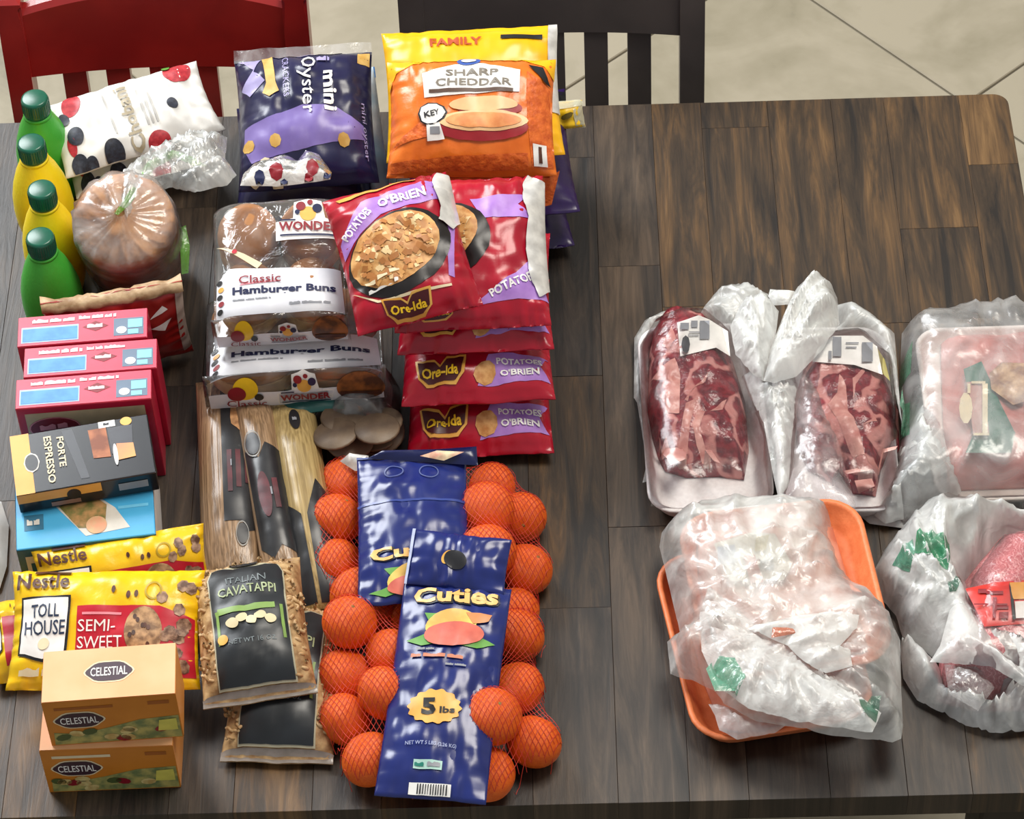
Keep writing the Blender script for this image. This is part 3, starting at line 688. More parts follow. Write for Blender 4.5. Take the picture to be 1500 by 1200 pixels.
# ------------------------------------------------------------------ tea boxes
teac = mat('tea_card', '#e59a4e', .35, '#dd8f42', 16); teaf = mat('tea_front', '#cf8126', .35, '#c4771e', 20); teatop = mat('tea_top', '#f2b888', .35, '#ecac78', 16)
leafp = mat('scenery_print', '#b7ab62', .5, '#6d7a4c', 70); leafp2 = mat('scenery_pale', '#d9c98a', .5, '#b99a5a', 90)
def tea(label, fl, fr, rl, h, seed, full):
    r, t, f, rt, _ = carton('tea_box', label, 'box', fl, fr, rl, h, teac, 'orange tea boxes stacked')
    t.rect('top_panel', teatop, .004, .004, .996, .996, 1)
    def logo(p, x, y, w, h):
        p.oval('logo_badge', cream, x, y, w * .56, h * .64, 2, n=28, lobes=6, la=.04); p.oval('logo_badge', mat('logo_plum', '#3a1c2c', .4), x, y, w * .52, h * .56, 3, n=28, lobes=6, la=.04)
        p.text('CELESTIAL', white, x, y, w * .84, h * .5, 0, 4, .01)
    logo(t, .50, .52, .33, .34)
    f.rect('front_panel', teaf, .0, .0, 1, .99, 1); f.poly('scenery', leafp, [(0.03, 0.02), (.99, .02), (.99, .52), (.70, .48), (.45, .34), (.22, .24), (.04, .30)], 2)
    rr = random.Random(seed)
    for k in range(9): f.oval('scenery_detail', (leafp2, p_darkred, mat('print_moss', '#4c5a2c', .5), leafp2)[k % 4], rr.uniform(.08, .9), rr.uniform(.08, .30), .06, .07, 3, rr.uniform(-.4, .4), 9)
    f.poly('scenery_detail', mat('lemon_print', '#d9cf5e', .5), [(.82, .2), (.97, .2), (.97, .46), (.84, .44)], 4)
    logo(f, .25, .56, .34, .30); f.rect('front_text', mat('print_dark_orange', '#a35a18', .5) if full else cream, .08, .80, .52, .86, 2); f.rect('front_text', mat('print_dark_orange', '#a35a18', .5), .78, .80, .94, .88, 2)
    t.done(); f.done(); return r
tea('orange tea box standing on the table, below another tea box', (57, 1100, 7.4), (253, 1092, 7.4), (55, 1020, 7.4), 7.4, 3, False)
tea('orange tea box with plum logo on top, stacked on another tea box', (60, 1030, 14.8), (257, 1016, 14.8), (57, 956, 14.8), 7.35, 5, True)

# ------------------------------------------------------------------ pasta bags with black labels
pastam = mat('cavatappi_pasta', '#c9a878', .5, '#8d6a44', 70, .5, 90)
lab = mat('black_label', '#22262a', .35, '#1a1d20', 25); frostclear = mat('seal_film', '#9a9088', .25, '#857b72', 60)
def corkscrew(nturn=2.2, L_=.030, R_=.0045, r_=.0026):
    pts = []
    for i in range(26):
        t = i / 25; a = t * nturn * 2 * math.pi; pts.append((L_ * (t - .5), R_ * math.cos(a), R_ * math.sin(a)))
    return pts, r_
CORK = None
def cavatappi(label, bl, br, tl, thick, seed, full):
    global CORK
    b = Bag('pasta_bag', label, 'bag', bl, br, tl, thick, pastam, 'cavatappi pasta bags', wr=.15, seed=seed, fold=.1, seal=.07, lumps=.3, lscale=70, part='pasta_fill', n=54, back=.35)
    q = b.pr
    q.poly('label_panel', mat('label_edge', '#b9b49a', .4), [(.155, .06), (.845, .06), (.845, .80), (.80, .88), (.70, .90), (.60, .92), (.40, .92), (.30, .90), (.20, .88), (.155, .80)], 2)
    q.poly('label_panel', lab, [(.17, .07), (.83, .07), (.83, .80), (.79, .87), (.69, .885), (.60, .86), (.40, .86), (.31, .885), (.21, .87), (.17, .80)], 3)
    q.oval('round_badge', lab, .5, .915, .13, .045, 4); q.oval('round_badge', lab, .09, .93, .06, .04, 4)
    g2 = mat('label_green', '#7fa04c', .45)
    q.text('ITALIAN', mat('label_grey', '#6f787a', .5), .5, .745, .36, .05, 0, 4); q.text('CAVATAPPI', mat('label_sage', '#a9b58a', .5), .5, .655, .52, .065, 0, 4, .01, arc=.2)
    q.rect('green_band', g2, .22, .505, .74, .545, 4); q.rect('green_band', g2, .20, .30, .225, .53, 4); q.rect('green_band', g2, .775, .30, .80, .53, 4)
    for k in range(5): q.oval('pasta_picture', mat('label_pasta', '#d8c9a0', .5), .34 + .085 * k, .445 + (.014 if k % 2 else -.014), .055, .030, 5, .5 if k % 2 else -.5)
    q.oval('small_badge', p_gold, .24, .33, .045, .032, 5); q.text('NET WT 16 OZ', mat('label_grey', '#6f787a', .5), .5, .30, .42, .03, 0, 4)
    q.rect('bottom_seal', frostclear, 0, 0, 1, .055, 1); q.done()
    # pieces of pasta pressing through the film
    rr = random.Random(seed)
    if CORK is None:
        pts, r_ = corkscrew(); o = tube('pasta_piece', pts, r_, mat('pasta_piece', '#d2b385', .5, '#b08a5c', 60), b.root, 6); CORK = o.data; first = o
    else: first = None
    for k in range(46):
        side = rr.choice((0, 1)); u = b.W * (rr.uniform(.05, .14) if side else rr.uniform(.86, .95)); v = b.H * rr.uniform(.10, .90)
        if k > 36: u = b.W * rr.uniform(.15, .85); v = b.H * rr.uniform(.91, .94)
        o = first if (first and k == 0) else link(bpy.data.objects.new('pasta_piece', CORK), b.root)
        p = b.S(u, v, -.0028); o.matrix_local = Matrix.Translation(p) @ Matrix.Rotation(rr.uniform(0, 3.1), 4, 'Z') @ Matrix.Rotation(rr.uniform(-.4, .4), 4, 'Y') @ Matrix.Scale(.72, 4)
    return b
cavatappi('clear pasta bag with black label lying on the table, under another pasta bag', (322, 1116, .8), (488, 1120, .8), (330, 890, 1.5), 3.6, 21, False)
cavatappi('clear pasta bag with black label lying on top of another pasta bag', (298, 1040, 5.2), (466, 1016, 5.2), (312, 835, 6.2), 3.8, 22, True)

# ------------------------------------------------------------------ long pasta packs
spag = bpy.data.materials.new('spaghetti'); spag.use_nodes = True
def spag_nodes(m, ca, cb):
    m.use_nodes = True; nt = m.node_tree; b = nt.nodes['Principled BSDF']; N, L = nt.nodes.new, nt.links.new
    tc = N('ShaderNodeTexCoord'); mp = N('ShaderNodeMapping'); mp.inputs['Scale'].default_value = (420, 4, 420); L(tc.outputs['Object'], mp.inputs[0])
    n = N('ShaderNodeTexNoise'); n.inputs['Scale'].default_value = 1; n.inputs['Detail'].default_value = 2; L(mp.outputs[0], n.inputs['Vector'])
    r = N('ShaderNodeValToRGB'); e = r.color_ramp.elements; e[0].position = .3; e[1].position = .65; e[0].color = (*lin(cb), 1); e[1].color = (*lin(ca), 1)
    L(n.outputs['Fac'], r.inputs[0]); L(r.outputs[0], b.inputs['Base Color']); b.inputs['Roughness'].default_value = .28
    bp = N('ShaderNodeBump'); bp.inputs['Strength'].default_value = .4; bp.inputs['Distance'].default_value = .001; L(n.outputs['Fac'], bp.inputs['Height']); L(bp.outputs[0], b.inputs['Normal'])
    return m
spag_nodes(spag, '#a38465', '#6c543c'); MATS['spaghetti'] = spag
spag_y = spag_nodes(bpy.data.materials.new('yellow_spaghetti'), '#b39a68', '#846e44')
def longpack(label, bl, br, tl, thick, seed, m, kind):
    b = Bag('spaghetti_pack', label, 'pasta pack', bl, br, tl, thick, m, 'long pasta packs', wr=.10, seed=seed, fold=.06, seal=.02, p=2.6, q=.6, part='pasta_strands', pinch=.02, n=40, back=.8)
    q = b.pr; dk = mat('dull_black_label', '#2a2a2c', .3, '#202022', 30); wine = mat('print_wine', '#5a1822', .45, '#401019', 60)
    x0 = .42 if kind == 0 else .05
    if kind == 0:
        q.poly('label_wrap', dk, [(x0, .27), (.70, .27), (.78, .22), (.97, .24), (.97, .97), (x0, .97)], 1)
        q.oval('label_window', mat('window_pasta', '#bd8c5c', .5, '#8a5c34', 120), .70, .80, .13, .10, 2, 0, 18, 5, .1)
        q.ring('label_badge', mat('print_ash', '#8d8b86', .4), .70, .21, .10, .055, .9, 3); q.oval('label_badge', black, .70, .21, .085, .045, 3)
        for k in range(3): q.rect('label_text', wine, .50 + .14 * k, .40 + .02 * k, .58 + .14 * k, .60, 2)
        q.rect('label_text', p_grey, .56, .52, .58, .55, 3)
    elif kind == 1:
        q.poly('label_wrap', dk, [(.08, .16), (.35, .10), (.6, .16), (.95, .12), (.95, .66), (.62, .70), (.40, .62), (.08, .68)], 1)
        q.ring('label_badge', mat('print_ash', '#8d8b86', .4), .32, .70, .20, .075, .9, 3); q.oval('label_badge', black, .32, .70, .17, .062, 3)
        q.oval('label_text', wine, .40, .42, .16, .12, 2); q.rect('label_text', wine, .62, .34, .75, .50, 2); q.rect('label_text', p_grey, .55, .41, .59, .45, 3)
    else:
        q.oval('round_sticker', black, .55, .87, .11, .055, 2); q.marks(p_grey, .55, .87, .1, .02, 3, random.Random(3), 3)
        q.poly('label_wrap', dk, [(.06, .02), (.40, .02), (.36, .40), (.06, .48)], 1); q.poly('label_wrap', dk, [(.48, .02), (.94, .02), (.94, .50), (.75, .56), (.48, .40)], 1)
    q.done()
    return b
longpack('long pasta pack with clear strip and black label beside the cyan box', (296, 868, 2.0), (388, 860, 2.0), (240, 566, 4.2), 2.2, 31, spag, 0)
longpack('slim long pasta pack with black banded label between two others', (388, 858, 3.2), (446, 848, 3.2), (340, 588, 5.4), 1.8, 32, spag, 1)
longpack('yellowish long pasta pack with round black sticker beside the oranges', (438, 900, 1.8), (512, 888, 1.8), (398, 594, 4.8), 2.4, 33, spag_y, 2)

# ------------------------------------------------------------------ pale chips bag under the buns
chipb = mat('pale_rounds', '#776450', .5, '#57473a', 30, .3, 60)
r = thing('tortilla_bag', 'clear bag of pale beige rounds half under the bun packs', 'bag', spot(530, 640))
rr = random.Random(5); disc = None
for k in range(14):
    if disc is None:
        o = lathe('round_piece', [(.005, 0), (.024, .0005), (.0255, .002), (.024, .004), (.005, .0045)], chipb, r, 20); disc = o.data
    else: o = link(bpy.data.objects.new('round_piece', disc), r)
    p = P(rr.uniform(492, 566), rr.uniform(612, 650), .6 + .42 * k); o.matrix_world = Matrix.Translation(p) @ Matrix.Rotation(rr.uniform(-.35, .35), 4, 'X') @ Matrix.Rotation(rr.uniform(-.3, .3), 4, 'Y')
puff('bag_film', [(470, 650, .6), (500, 668, .6), (560, 664, .6), (588, 640, .6), (586, 570, .6), (540, 540, .6), (480, 560, .6)], 7.2, 1.4, clear2, r, .7, ((70, 2.4, .8),), .5, 40, 4)
teal_m = mat('teal_sleeve', '#1c5a55', .4, '#164844', 30)
b = Bag('teal_pouch', 'dark teal pouch edge showing under the bun packs', 'pouch', (415, 608, 5.4), (505, 600, 5.4), (410, 520, 5.0), .8, teal_m, wr=.1, seed=3, n=16)

# ------------------------------------------------------------------ hamburger buns
bun_m = mat('bun_crust', '#bd8350', .42, '#a06a38', 25, .12, 80); bun_side = mat('bun_side', '#c9a473', .6, '#b48a58', 60, .2, 100)
bunfilm = film('bun_bag_film', '#ffffff', .01, .10, .12, 22, .35, 30, .4)
bandm = mat('bun_band', '#e6e7ec', .35, '#d9dae2', 30)
DOTC = (p_red, p_yellow, p_navy)
def wonder_logo(q, x, y, w, asp):
    """logo of balloons over the lettering; w is a fraction of the width, asp converts to the height"""
    h = w * asp
    q.poly('logo_plate', white, [(x - w * .52, y - h * .30), (x + w * .5, y - h * .26), (x + w * .54, y + h * .08), (x + w * .27, y + h * .16), (x + w * .22, y + h * .50), (x, y + h * .58), (x - w * .22, y + h * .50), (x - w * .24, y + h * .16), (x - w * .52, y + h * .08)], 1)
    q.oval('logo_dot', p_gold, x + .00 * w, y + .24 * h, .13 * w, .15 * h, 2); q.oval('logo_dot', p_darkred, x - .11 * w, y + .40 * h, .08 * w, .09 * h, 3)
    q.oval('logo_dot', p_navy, x + .15 * w, y + .34 * h, .075 * w, .09 * h, 3); q.oval('logo_dot', p_darkred, x + .04 * w, y + .47 * h, .045 * w, .05 * h, 3); q.oval('logo_dot', p_navy, x - .17 * w, y + .28 * h, .04 * w, .05 * h, 3)
    q.text('WONDER', p_darkred, x, y - .03 * h, w * .94, h * .19, 0, 4, .035)
    q.rect('logo_line', p_navy, x - w * .45, y - h * .22, x + w * .47, y - h * .185, 3); q.rect('logo_line', p_navy, x - w * .45, y + h * .095, x - w * .2, y + h * .125, 3)
def bun_pack(label, ftl, ftr, rtl, h, seed, full):
    M, W_, D_ = frame3(ftl, ftr, rtl); H_ = h * CM
    root = thing('bun_pack', label, 'bun pack', M @ Matrix.Translation((0, 0, -H_)), 'hamburger bun packs')
    br = D_ / 4 * 1.0
    for i in range(2):
        for j in range(2):
            cx_, cy_ = W_ * (.26 + .48 * i), D_ * (.26 + .48 * j)
            Mx = Matrix.Translation((cx_, cy_, .001)) @ Matrix.Diagonal((W_ / 4 / br * .97, .97, 1, 1))
            o = lathe('bun', [(br * .55, 0), (br * .9, .001), (br, .008), (br * .99, H_ * .42), (br * .97, H_ * .46)], bun_side, root, 28, Mx)
            lathe('bun_crown', [(br * .96, H_ * .45), (br * 1.0, H_ * .52), (br * .97, H_ * .66), (br * .85, H_ * .80), (br * .62, H_ * .905), (br * .34, H_ * .96), (br * .05, H_ * .975)], bun_m, o, 28, Mx)
    def S0(u, v):                                              # v runs over the top face then down the front
        e = .012
        if v >= 0:
            z = H_; y = v; z -= .012 * max(0, 1 - v / .02) ** 2 * .3
        else: z = H_ + v; y = 0
        a = 2 * u / W_ - 1
        z -= .014 * abs(a) ** 6 if v >= 0 else 0
        w_ = noise.noise(Vector((u * 30, v * 30, seed)))
        if v >= 0: z += .0022 * w_ + .004 * math.sin(math.pi * min(1, v / D_)) ** .5 - .004 - .02 * max(0, (v / D_ - .86) / .14) ** 2
        else: y -= .002 * w_ + .006 * math.sin(math.pi * (-v / H_)) + .002
        x = u + .003 * math.copysign(1, a) * abs(a) ** 4 * (0 if v >= 0 else 1)
        return Vector((x, y, z))
    def S(u, v, off):
        v -= H_; h_ = .002
        p = S0(u, v); n_ = (S0(u + h_, v) - S0(u - h_, v)).cross(S0(u, v + h_) - S0(u, v - h_)); return p + n_.normalized() * (off + .0005)
    nu, nv = 36, 48; T_ = D_ + H_; vs, fs = [], []
    for j in range(nv + 1):
        for i in range(nu + 1): vs.append(S(W_ * i / nu, T_ * j / nv, 0))
    for j in range(nv):
        for i in range(nu): a = j * (nu + 1) + i; fs.append((a, a + 1, a + nu + 2, a + nu + 1))
    n0 = len(vs)                                               # side and rear walls of the bag
    for (ed, ) in (([j * (nu + 1) for j in range(nv + 1)],), ([j * (nu + 1) + nu for j in range(nv + 1)],)):
        k0 = len(vs)
        for a in ed: v = vs[a]; vs.append(Vector((v.x, v.y, 0)))
        for k in range(len(ed) - 1): fs.append((ed[k], ed[k + 1], k0 + k + 1, k0 + k))
    ed = [nv * (nu + 1) + i for i in range(nu + 1)]; k0 = len(vs)
    for a in ed: v = vs[a]; vs.append(Vector((v.x, v.y + .006, 0)))
    for k in range(len(ed) - 1): fs.append((ed[k], ed[k + 1], k0 + k + 1, k0 + k))
    mesh_obj('bag_film', vs, fs, bunfilm, root)
    q = Print(root, S, W_, T_); fH = H_ / T_; asp = W_ / T_
    # white band on top near the front and the printed strip on the front
    q.poly('printed_band', bandm, [(.02, fH + .005), (.99, fH + .005), (.97, fH + .24), (.55, fH + .25), (.12, fH + .27), (.03, fH + .20)], 1)
    rr = random.Random(seed)
    for k in range(5): q.oval('band_dot', (black, p_darkred, black, p_gold, black)[k], .055 + .01 * (k % 2), fH + .04 + .04 * k, .022, .014, 2, .6)
    q.text('Hamburger Buns', p_navy, .54, fH + .125, .78, .055, -.02, 2, .035); q.marks(p_grey, .30, fH + .085, .3, .01, 12, rr, 2); q.marks(p_grey, .74, fH + .05, .32, .014, 10, rr, 2)
    q.rect('front_strip', bandm, .02, .015, .98, fH * .52, 1)
    q.oval('front_sun', p_yellow, .22, fH * .62, .07, fH * .28, 2); q.oval('front_dot', p_darkred, .17, fH * .52, .05, fH * .18, 3); q.oval('front_dot', black, .29, fH * .40, .026, fH * .10, 3)
    q.text('Classic', p_darkred, .22, fH * .22, .22, fH * .22, -.06, 3); q.oval('burger_print', mat('burger_print', '#a05f2c', .4, '#4a2a18', 60), .86, fH * .48, .13, fH * .40, 2); q.rect('burger_print', p_brown, .75, fH * .26, .97, fH * .40, 3)
    wonder_logo(q, .55, fH * .38, .30, asp * .95)
    if full:
        q.text('Classic', p_darkred, .36, fH + .195, .32, .045, .0, 3, .01); q.poly('pink_swash', p_pink, [(.20, fH + .165), (.52, fH + .175), (.50, fH + .18), (.22, fH + .175)], 2)
        q.poly('corner_flag', cream, [(.03, fH + .42), (.34, fH + .26), (.38, fH + .29), (.24, fH + .35)], 1); q.oval('corner_dot', p_red, .17, fH + .365, .02, .012, 2)
        wonder_logo(q, .74, fH + .50, .48, asp * .95)
    q.done()
    return root
bun_pack('clear bun pack with white printed band, under another bun pack', (300, 548, 10.8), (560, 530, 10.8), (288, 420, 10.2), 5.4, 2, False)
bun_pack('clear bun pack with a large printed logo, lying on another bun pack', (312, 462, 17.0), (505, 450, 17.0), (296, 284, 19.5), 6.0, 5, True)
# tail of printed film from the buns lying over the cracker bag
r = thing('bread_wrapper', 'loose white wrapper with red and blue dots on the cracker bag', 'wrapper', spot(435, 260, 16))
k2 = K(300, 0, 2.5)
wf = puff('wrapper_film', fromcrop(k2, [(130, 680), (140, 640), (180, 600), (220, 590), (300, 570), (340, 590), (370, 550), (420, 570), (465, 630), (460, 660), (380, 670), (260, 685)], 15.5), 1.2, .8, film('white_wrapper', '#f4f2ee', .75, .95, .25), r, .5, ((80, 2, .5),), .3, 40, 1)
for x, y, s_, m_ in ((200, 645, 20, p_navy), (262, 628, 27, p_darkred), (290, 662, 14, p_navy), (395, 615, 24, p_darkred), (380, 648, 17, p_darkred), (448, 640, 15, p_navy)):
    puff('printed_dot', fromcrop(k2, [(x + s_ * math.cos(a * .785), y + s_ * 1.0 * math.sin(a * .785)) for a in range(8)][::-1], 16.4), .04, .3, m_, r, .3, drape=surface(wf))

# ------------------------------------------------------------------ oyster cracker bag
navy_bag = mat('navy_bag', '#23224a', .28, '#1b1a3c', 20); lav = mat('lavender_print', '#8574b4', .35, '#7462a6', 25); lav2 = mat('pale_lavender', '#a9a0cf', .35)
b = Bag('cracker_bag', 'dark navy and purple cracker bag with white script lettering', 'bag', (350, 282, 10.5), (556, 268, 10.5), (324, 92, 15.5), 4.0, navy_bag, wr=.45, seed=41, fold=.25, seal=.04)
q = b.pr; crk = mat('cracker_print', '#dcb86e', .5, '#c79a4a', 60)
q.poly('purple_swash', lav, [(.05, .40), (.20, .42), (.50, .50), (.75, .47), (.93, .36), (.94, .26), (.55, .20), (.10, .14), (.04, .25)], 1)
q.poly('purple_swash', lav2, [(.03, .97), (.20, .97), (.14, .82), (.22, .72), (.10, .62), (.04, .70), (.14, .84)], 1)
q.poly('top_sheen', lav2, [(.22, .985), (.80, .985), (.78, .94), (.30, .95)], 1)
q.poly('stick_print', crk, [(.20, .97), (.28, .97), (.30, .70), (.32, .62), (.25, .58), (.20, .62), (.23, .70)], 2)
q.text('Oyster', white, .53, .665, .48, .14, -math.pi / 2, 3, .005); q.text('mini', white, .70, .60, .32, .09, -math.pi / 2, 3, .03); q.text('CRACKERS', lav2, .38, .735, .34, .045, -math.pi / 2, 3)
q.marks(lav2, .66, .87, .10, .05, 4, random.Random(1)); pass
q.text('mini oyster', lav2, .93, .32, .40, .035, -math.pi / 2, 3)
for x, y in ((.08, .26), (.28, .26), (.78, .24), (.20, .12), (.12, .06), (.28, .04)): q.oval('cracker_picture', crk if y > .2 else cream, x, y, .045, .045, 2, 0, 8)
q.rect('corner_panel', crk, .90, .86, .985, .985, 1); q.done()
vs, fs = [], []
for i in range(25):
    u = b.W * i / 24
    for k in range(4): vs.append((u, b.H - .004 + k * .006, .002 + .003 * noise.noise(Vector((u * 40, k, 3)))))
for i in range(24):
    for k in range(3): fs.append((i * 4 + k, (i + 1) * 4 + k, (i + 1) * 4 + k + 1, i * 4 + k + 1))
mesh_obj('clear_seal', vs, fs, clear2, b.root)
# what the cracker bag lies on
Bag('cracker_bag', 'navy cracker bag mostly hidden under the lettered one', 'bag', (345, 330, 3.6), (548, 318, 3.6), (330, 160, 4.2), 5.5, navy_bag, wr=.3, seed=42, back=.5, n=24)

# ------------------------------------------------------------------ pale blue pouch
pb = mat('pale_blue_pouch', '#9fc4dd', .3, '#dfe6ea', 22, .3, 60)
b = Bag('pale_blue_pouch', 'pale blue crinkled pouch wedged between crackers and cheese', 'pouch', (545, 300, 2), (575, 296, 2), (536, 100, 13), 2.0, pb, wr=.5, seed=44, n=24)
b.pr.rect('top_band', p_blue, 0, .92, 1, 1, 1); b.pr.done()

# ------------------------------------------------------------------ cheese bags
ched = mat('orange_cheese_bag', '#ee7b2a', .3, '#e26c1c', 30, .2, 90); shred = mat('shredded_cheese', '#e8722a', .5, '#c9561a', 120, .6, 160)
yel_b = mat('yellow_cheese_bag', '#f5bb14', .3, '#f0b008', 25)
purp = mat('purple_cheese_bag', '#33195c', .3, '#231040', 25)
Bag('cheese_bag', 'deep purple cheese bag at the bottom of the cheese pile', 'bag', (618, 385, 2.0), (842, 360, 2.0), (640, 190, 2.2), 4.0, purp, 'cheese bags', wr=.35, seed=51, back=.45)
b = Bag('cheese_bag', 'purple cheese bag with black top band beside the yellow-topped pouch', 'bag', (600, 330, 8.2), (850, 310, 8.2), (606, 148, 9.2), 3.6, purp, 'cheese bags', wr=.3, seed=52, back=.5)
b.pr.rect('black_band', black, 0, .80, 1, .97, 1); b.pr.marks(white, .86, .885, .2, .08, 5, random.Random(8)); b.pr.done()
b = Bag('yellow_pouch', 'small clear-edged yellow pouch corner at the right of the cheese', 'pouch', (790, 192, 8.0), (858, 186, 9.0), (792, 152, 11.0), 1.8, p_yellow, wr=.4, seed=53, n=24)
b.pr.rect('clear_edge', film('pouch_clear_edge', '#eef0d8', .5, .8, .15), .84, 0, 1, 1, 1); b.pr.rect('clear_edge', film('pouch_clear_edge', '#eef0d8', .5, .8, .15), 0, .84, 1, 1, 2); b.pr.oval('printed_mark', mat('print_olive_dark', '#6c5c16', .5), .70, .6, .14, .1, 2, .3, 8); b.pr.done()
b = Bag('cheese_bag', 'yellow shredded cheese bag sticking out behind the orange cheddar bag', 'bag', (566, 240, 13.2), (828, 226, 13.2), (566, 50, 19.0), 2.2, yel_b, 'cheese bags', wr=.25, seed=54, fold=.2)
b.pr.text('FAMILY', mat('print_rust', '#b8480e', .5), .42, .86, .30, .07, 0, 2, .03); b.pr.rect('black_bar', black, .68, .86, .92, .90, 2); b.pr.rect('foil_edge', silver, .95, .3, 1, 1, 2); b.pr.done()
b = Bag('cheese_bag', 'orange shredded sharp cheddar bag on top of the cheese pile', 'bag', (566, 262, 15.4), (816, 258, 15.4), (562, 92, 21.5), 3.6, ched, 'cheese bags', wr=.35, seed=55, fold=.3, seal=.03)
q = b.pr
q.poly('yellow_top', yel_b, [(.0, .995), (1, .995), (1, .80), (.94, .90), (.80, .965), (.20, .95), (.05, .86), (0, .72)], 1)
q.poly('label_panel', white, [(.22, .60), (.80, .64), (.80, .84), (.58, .90), (.40, .90), (.21, .82)], 2)
q.oval('round_logo', mat('print_royal', '#3a5aa8', .4), .49, .925, .07, .045, 3); q.oval('round_logo', white, .49, .925, .045, .02, 4)
q.text('SHARP', mat('print_taupe', '#7d7468', .5), .51, .81, .32, .065, 0, 3, .02); q.text('CHEDDAR', mat('print_taupe', '#7d7468', .5), .52, .72, .46, .065, 0, 3, .02); q.rect('black_bar', mat('print_mud', '#5a4236', .5), .25, .635, .76, .665, 3)
pepp = mat('pepper_red', '#a3202a', .4); cheese_in = mat('stuffed_print', '#eaa060', .5, '#d98448', 80)
q.oval('dish_picture', pepp, .62, .50, .20, .075, 2); q.oval('dish_picture', mat('dish_rim', '#f0c08a', .4), .58, .53, .21, .065, 3)
q.oval('dish_picture', pepp, .57, .335, .28, .11, 4); q.oval('dish_picture', mat('dish_rim', '#f0c08a', .4), .58, .385, .27, .085, 5); q.oval('dish_picture', cheese_in, .58, .385, .23, .06, 6)
q.poly('dish_picture', shred, [(.02, .22), (.30, .50), (.28, .28)], 2)
q.oval('seal_badge', black, .27, .45, .09, .10, 5, n=10); q.oval('seal_badge', white, .27, .45, .078, .088, 6, n=10); q.text('KEY', black, .27, .45, .09, .05, .2, 7, .03); q.poly('seal_badge', white, [(.24, .36), (.32, .37), (.35, .24), (.24, .24)], 5); q.rect('seal_mark', p_grey, .26, .29, .32, .34, 6)
q.poly('shred_window', shred, [(.84, .84), (.985, .70), (.985, .05), (.86, .05)], 1); q.poly('black_flag', black, [(.84, .90), (.93, .88), (.98, .72), (.94, .76)], 3); q.rect('small_badge', white, .87, .06, .95, .22, 3); q.rect('small_badge', p_brown, .90, .08, .92, .20, 4)
q.poly('bottom_fold', shred, [(.02, .03), (.84, .03), (.84, .14), (.02, .10)], 1)
q.done()
# clear gusset of the cheddar bag
puff('bag_gusset', [(600, 262, 15), (806, 258, 15), (820, 250, 15), (808, 300, 11), (760, 312, 11), (640, 300, 11)], 1.0, .8, shred, b.root, .8, (), .4, 40, 2)

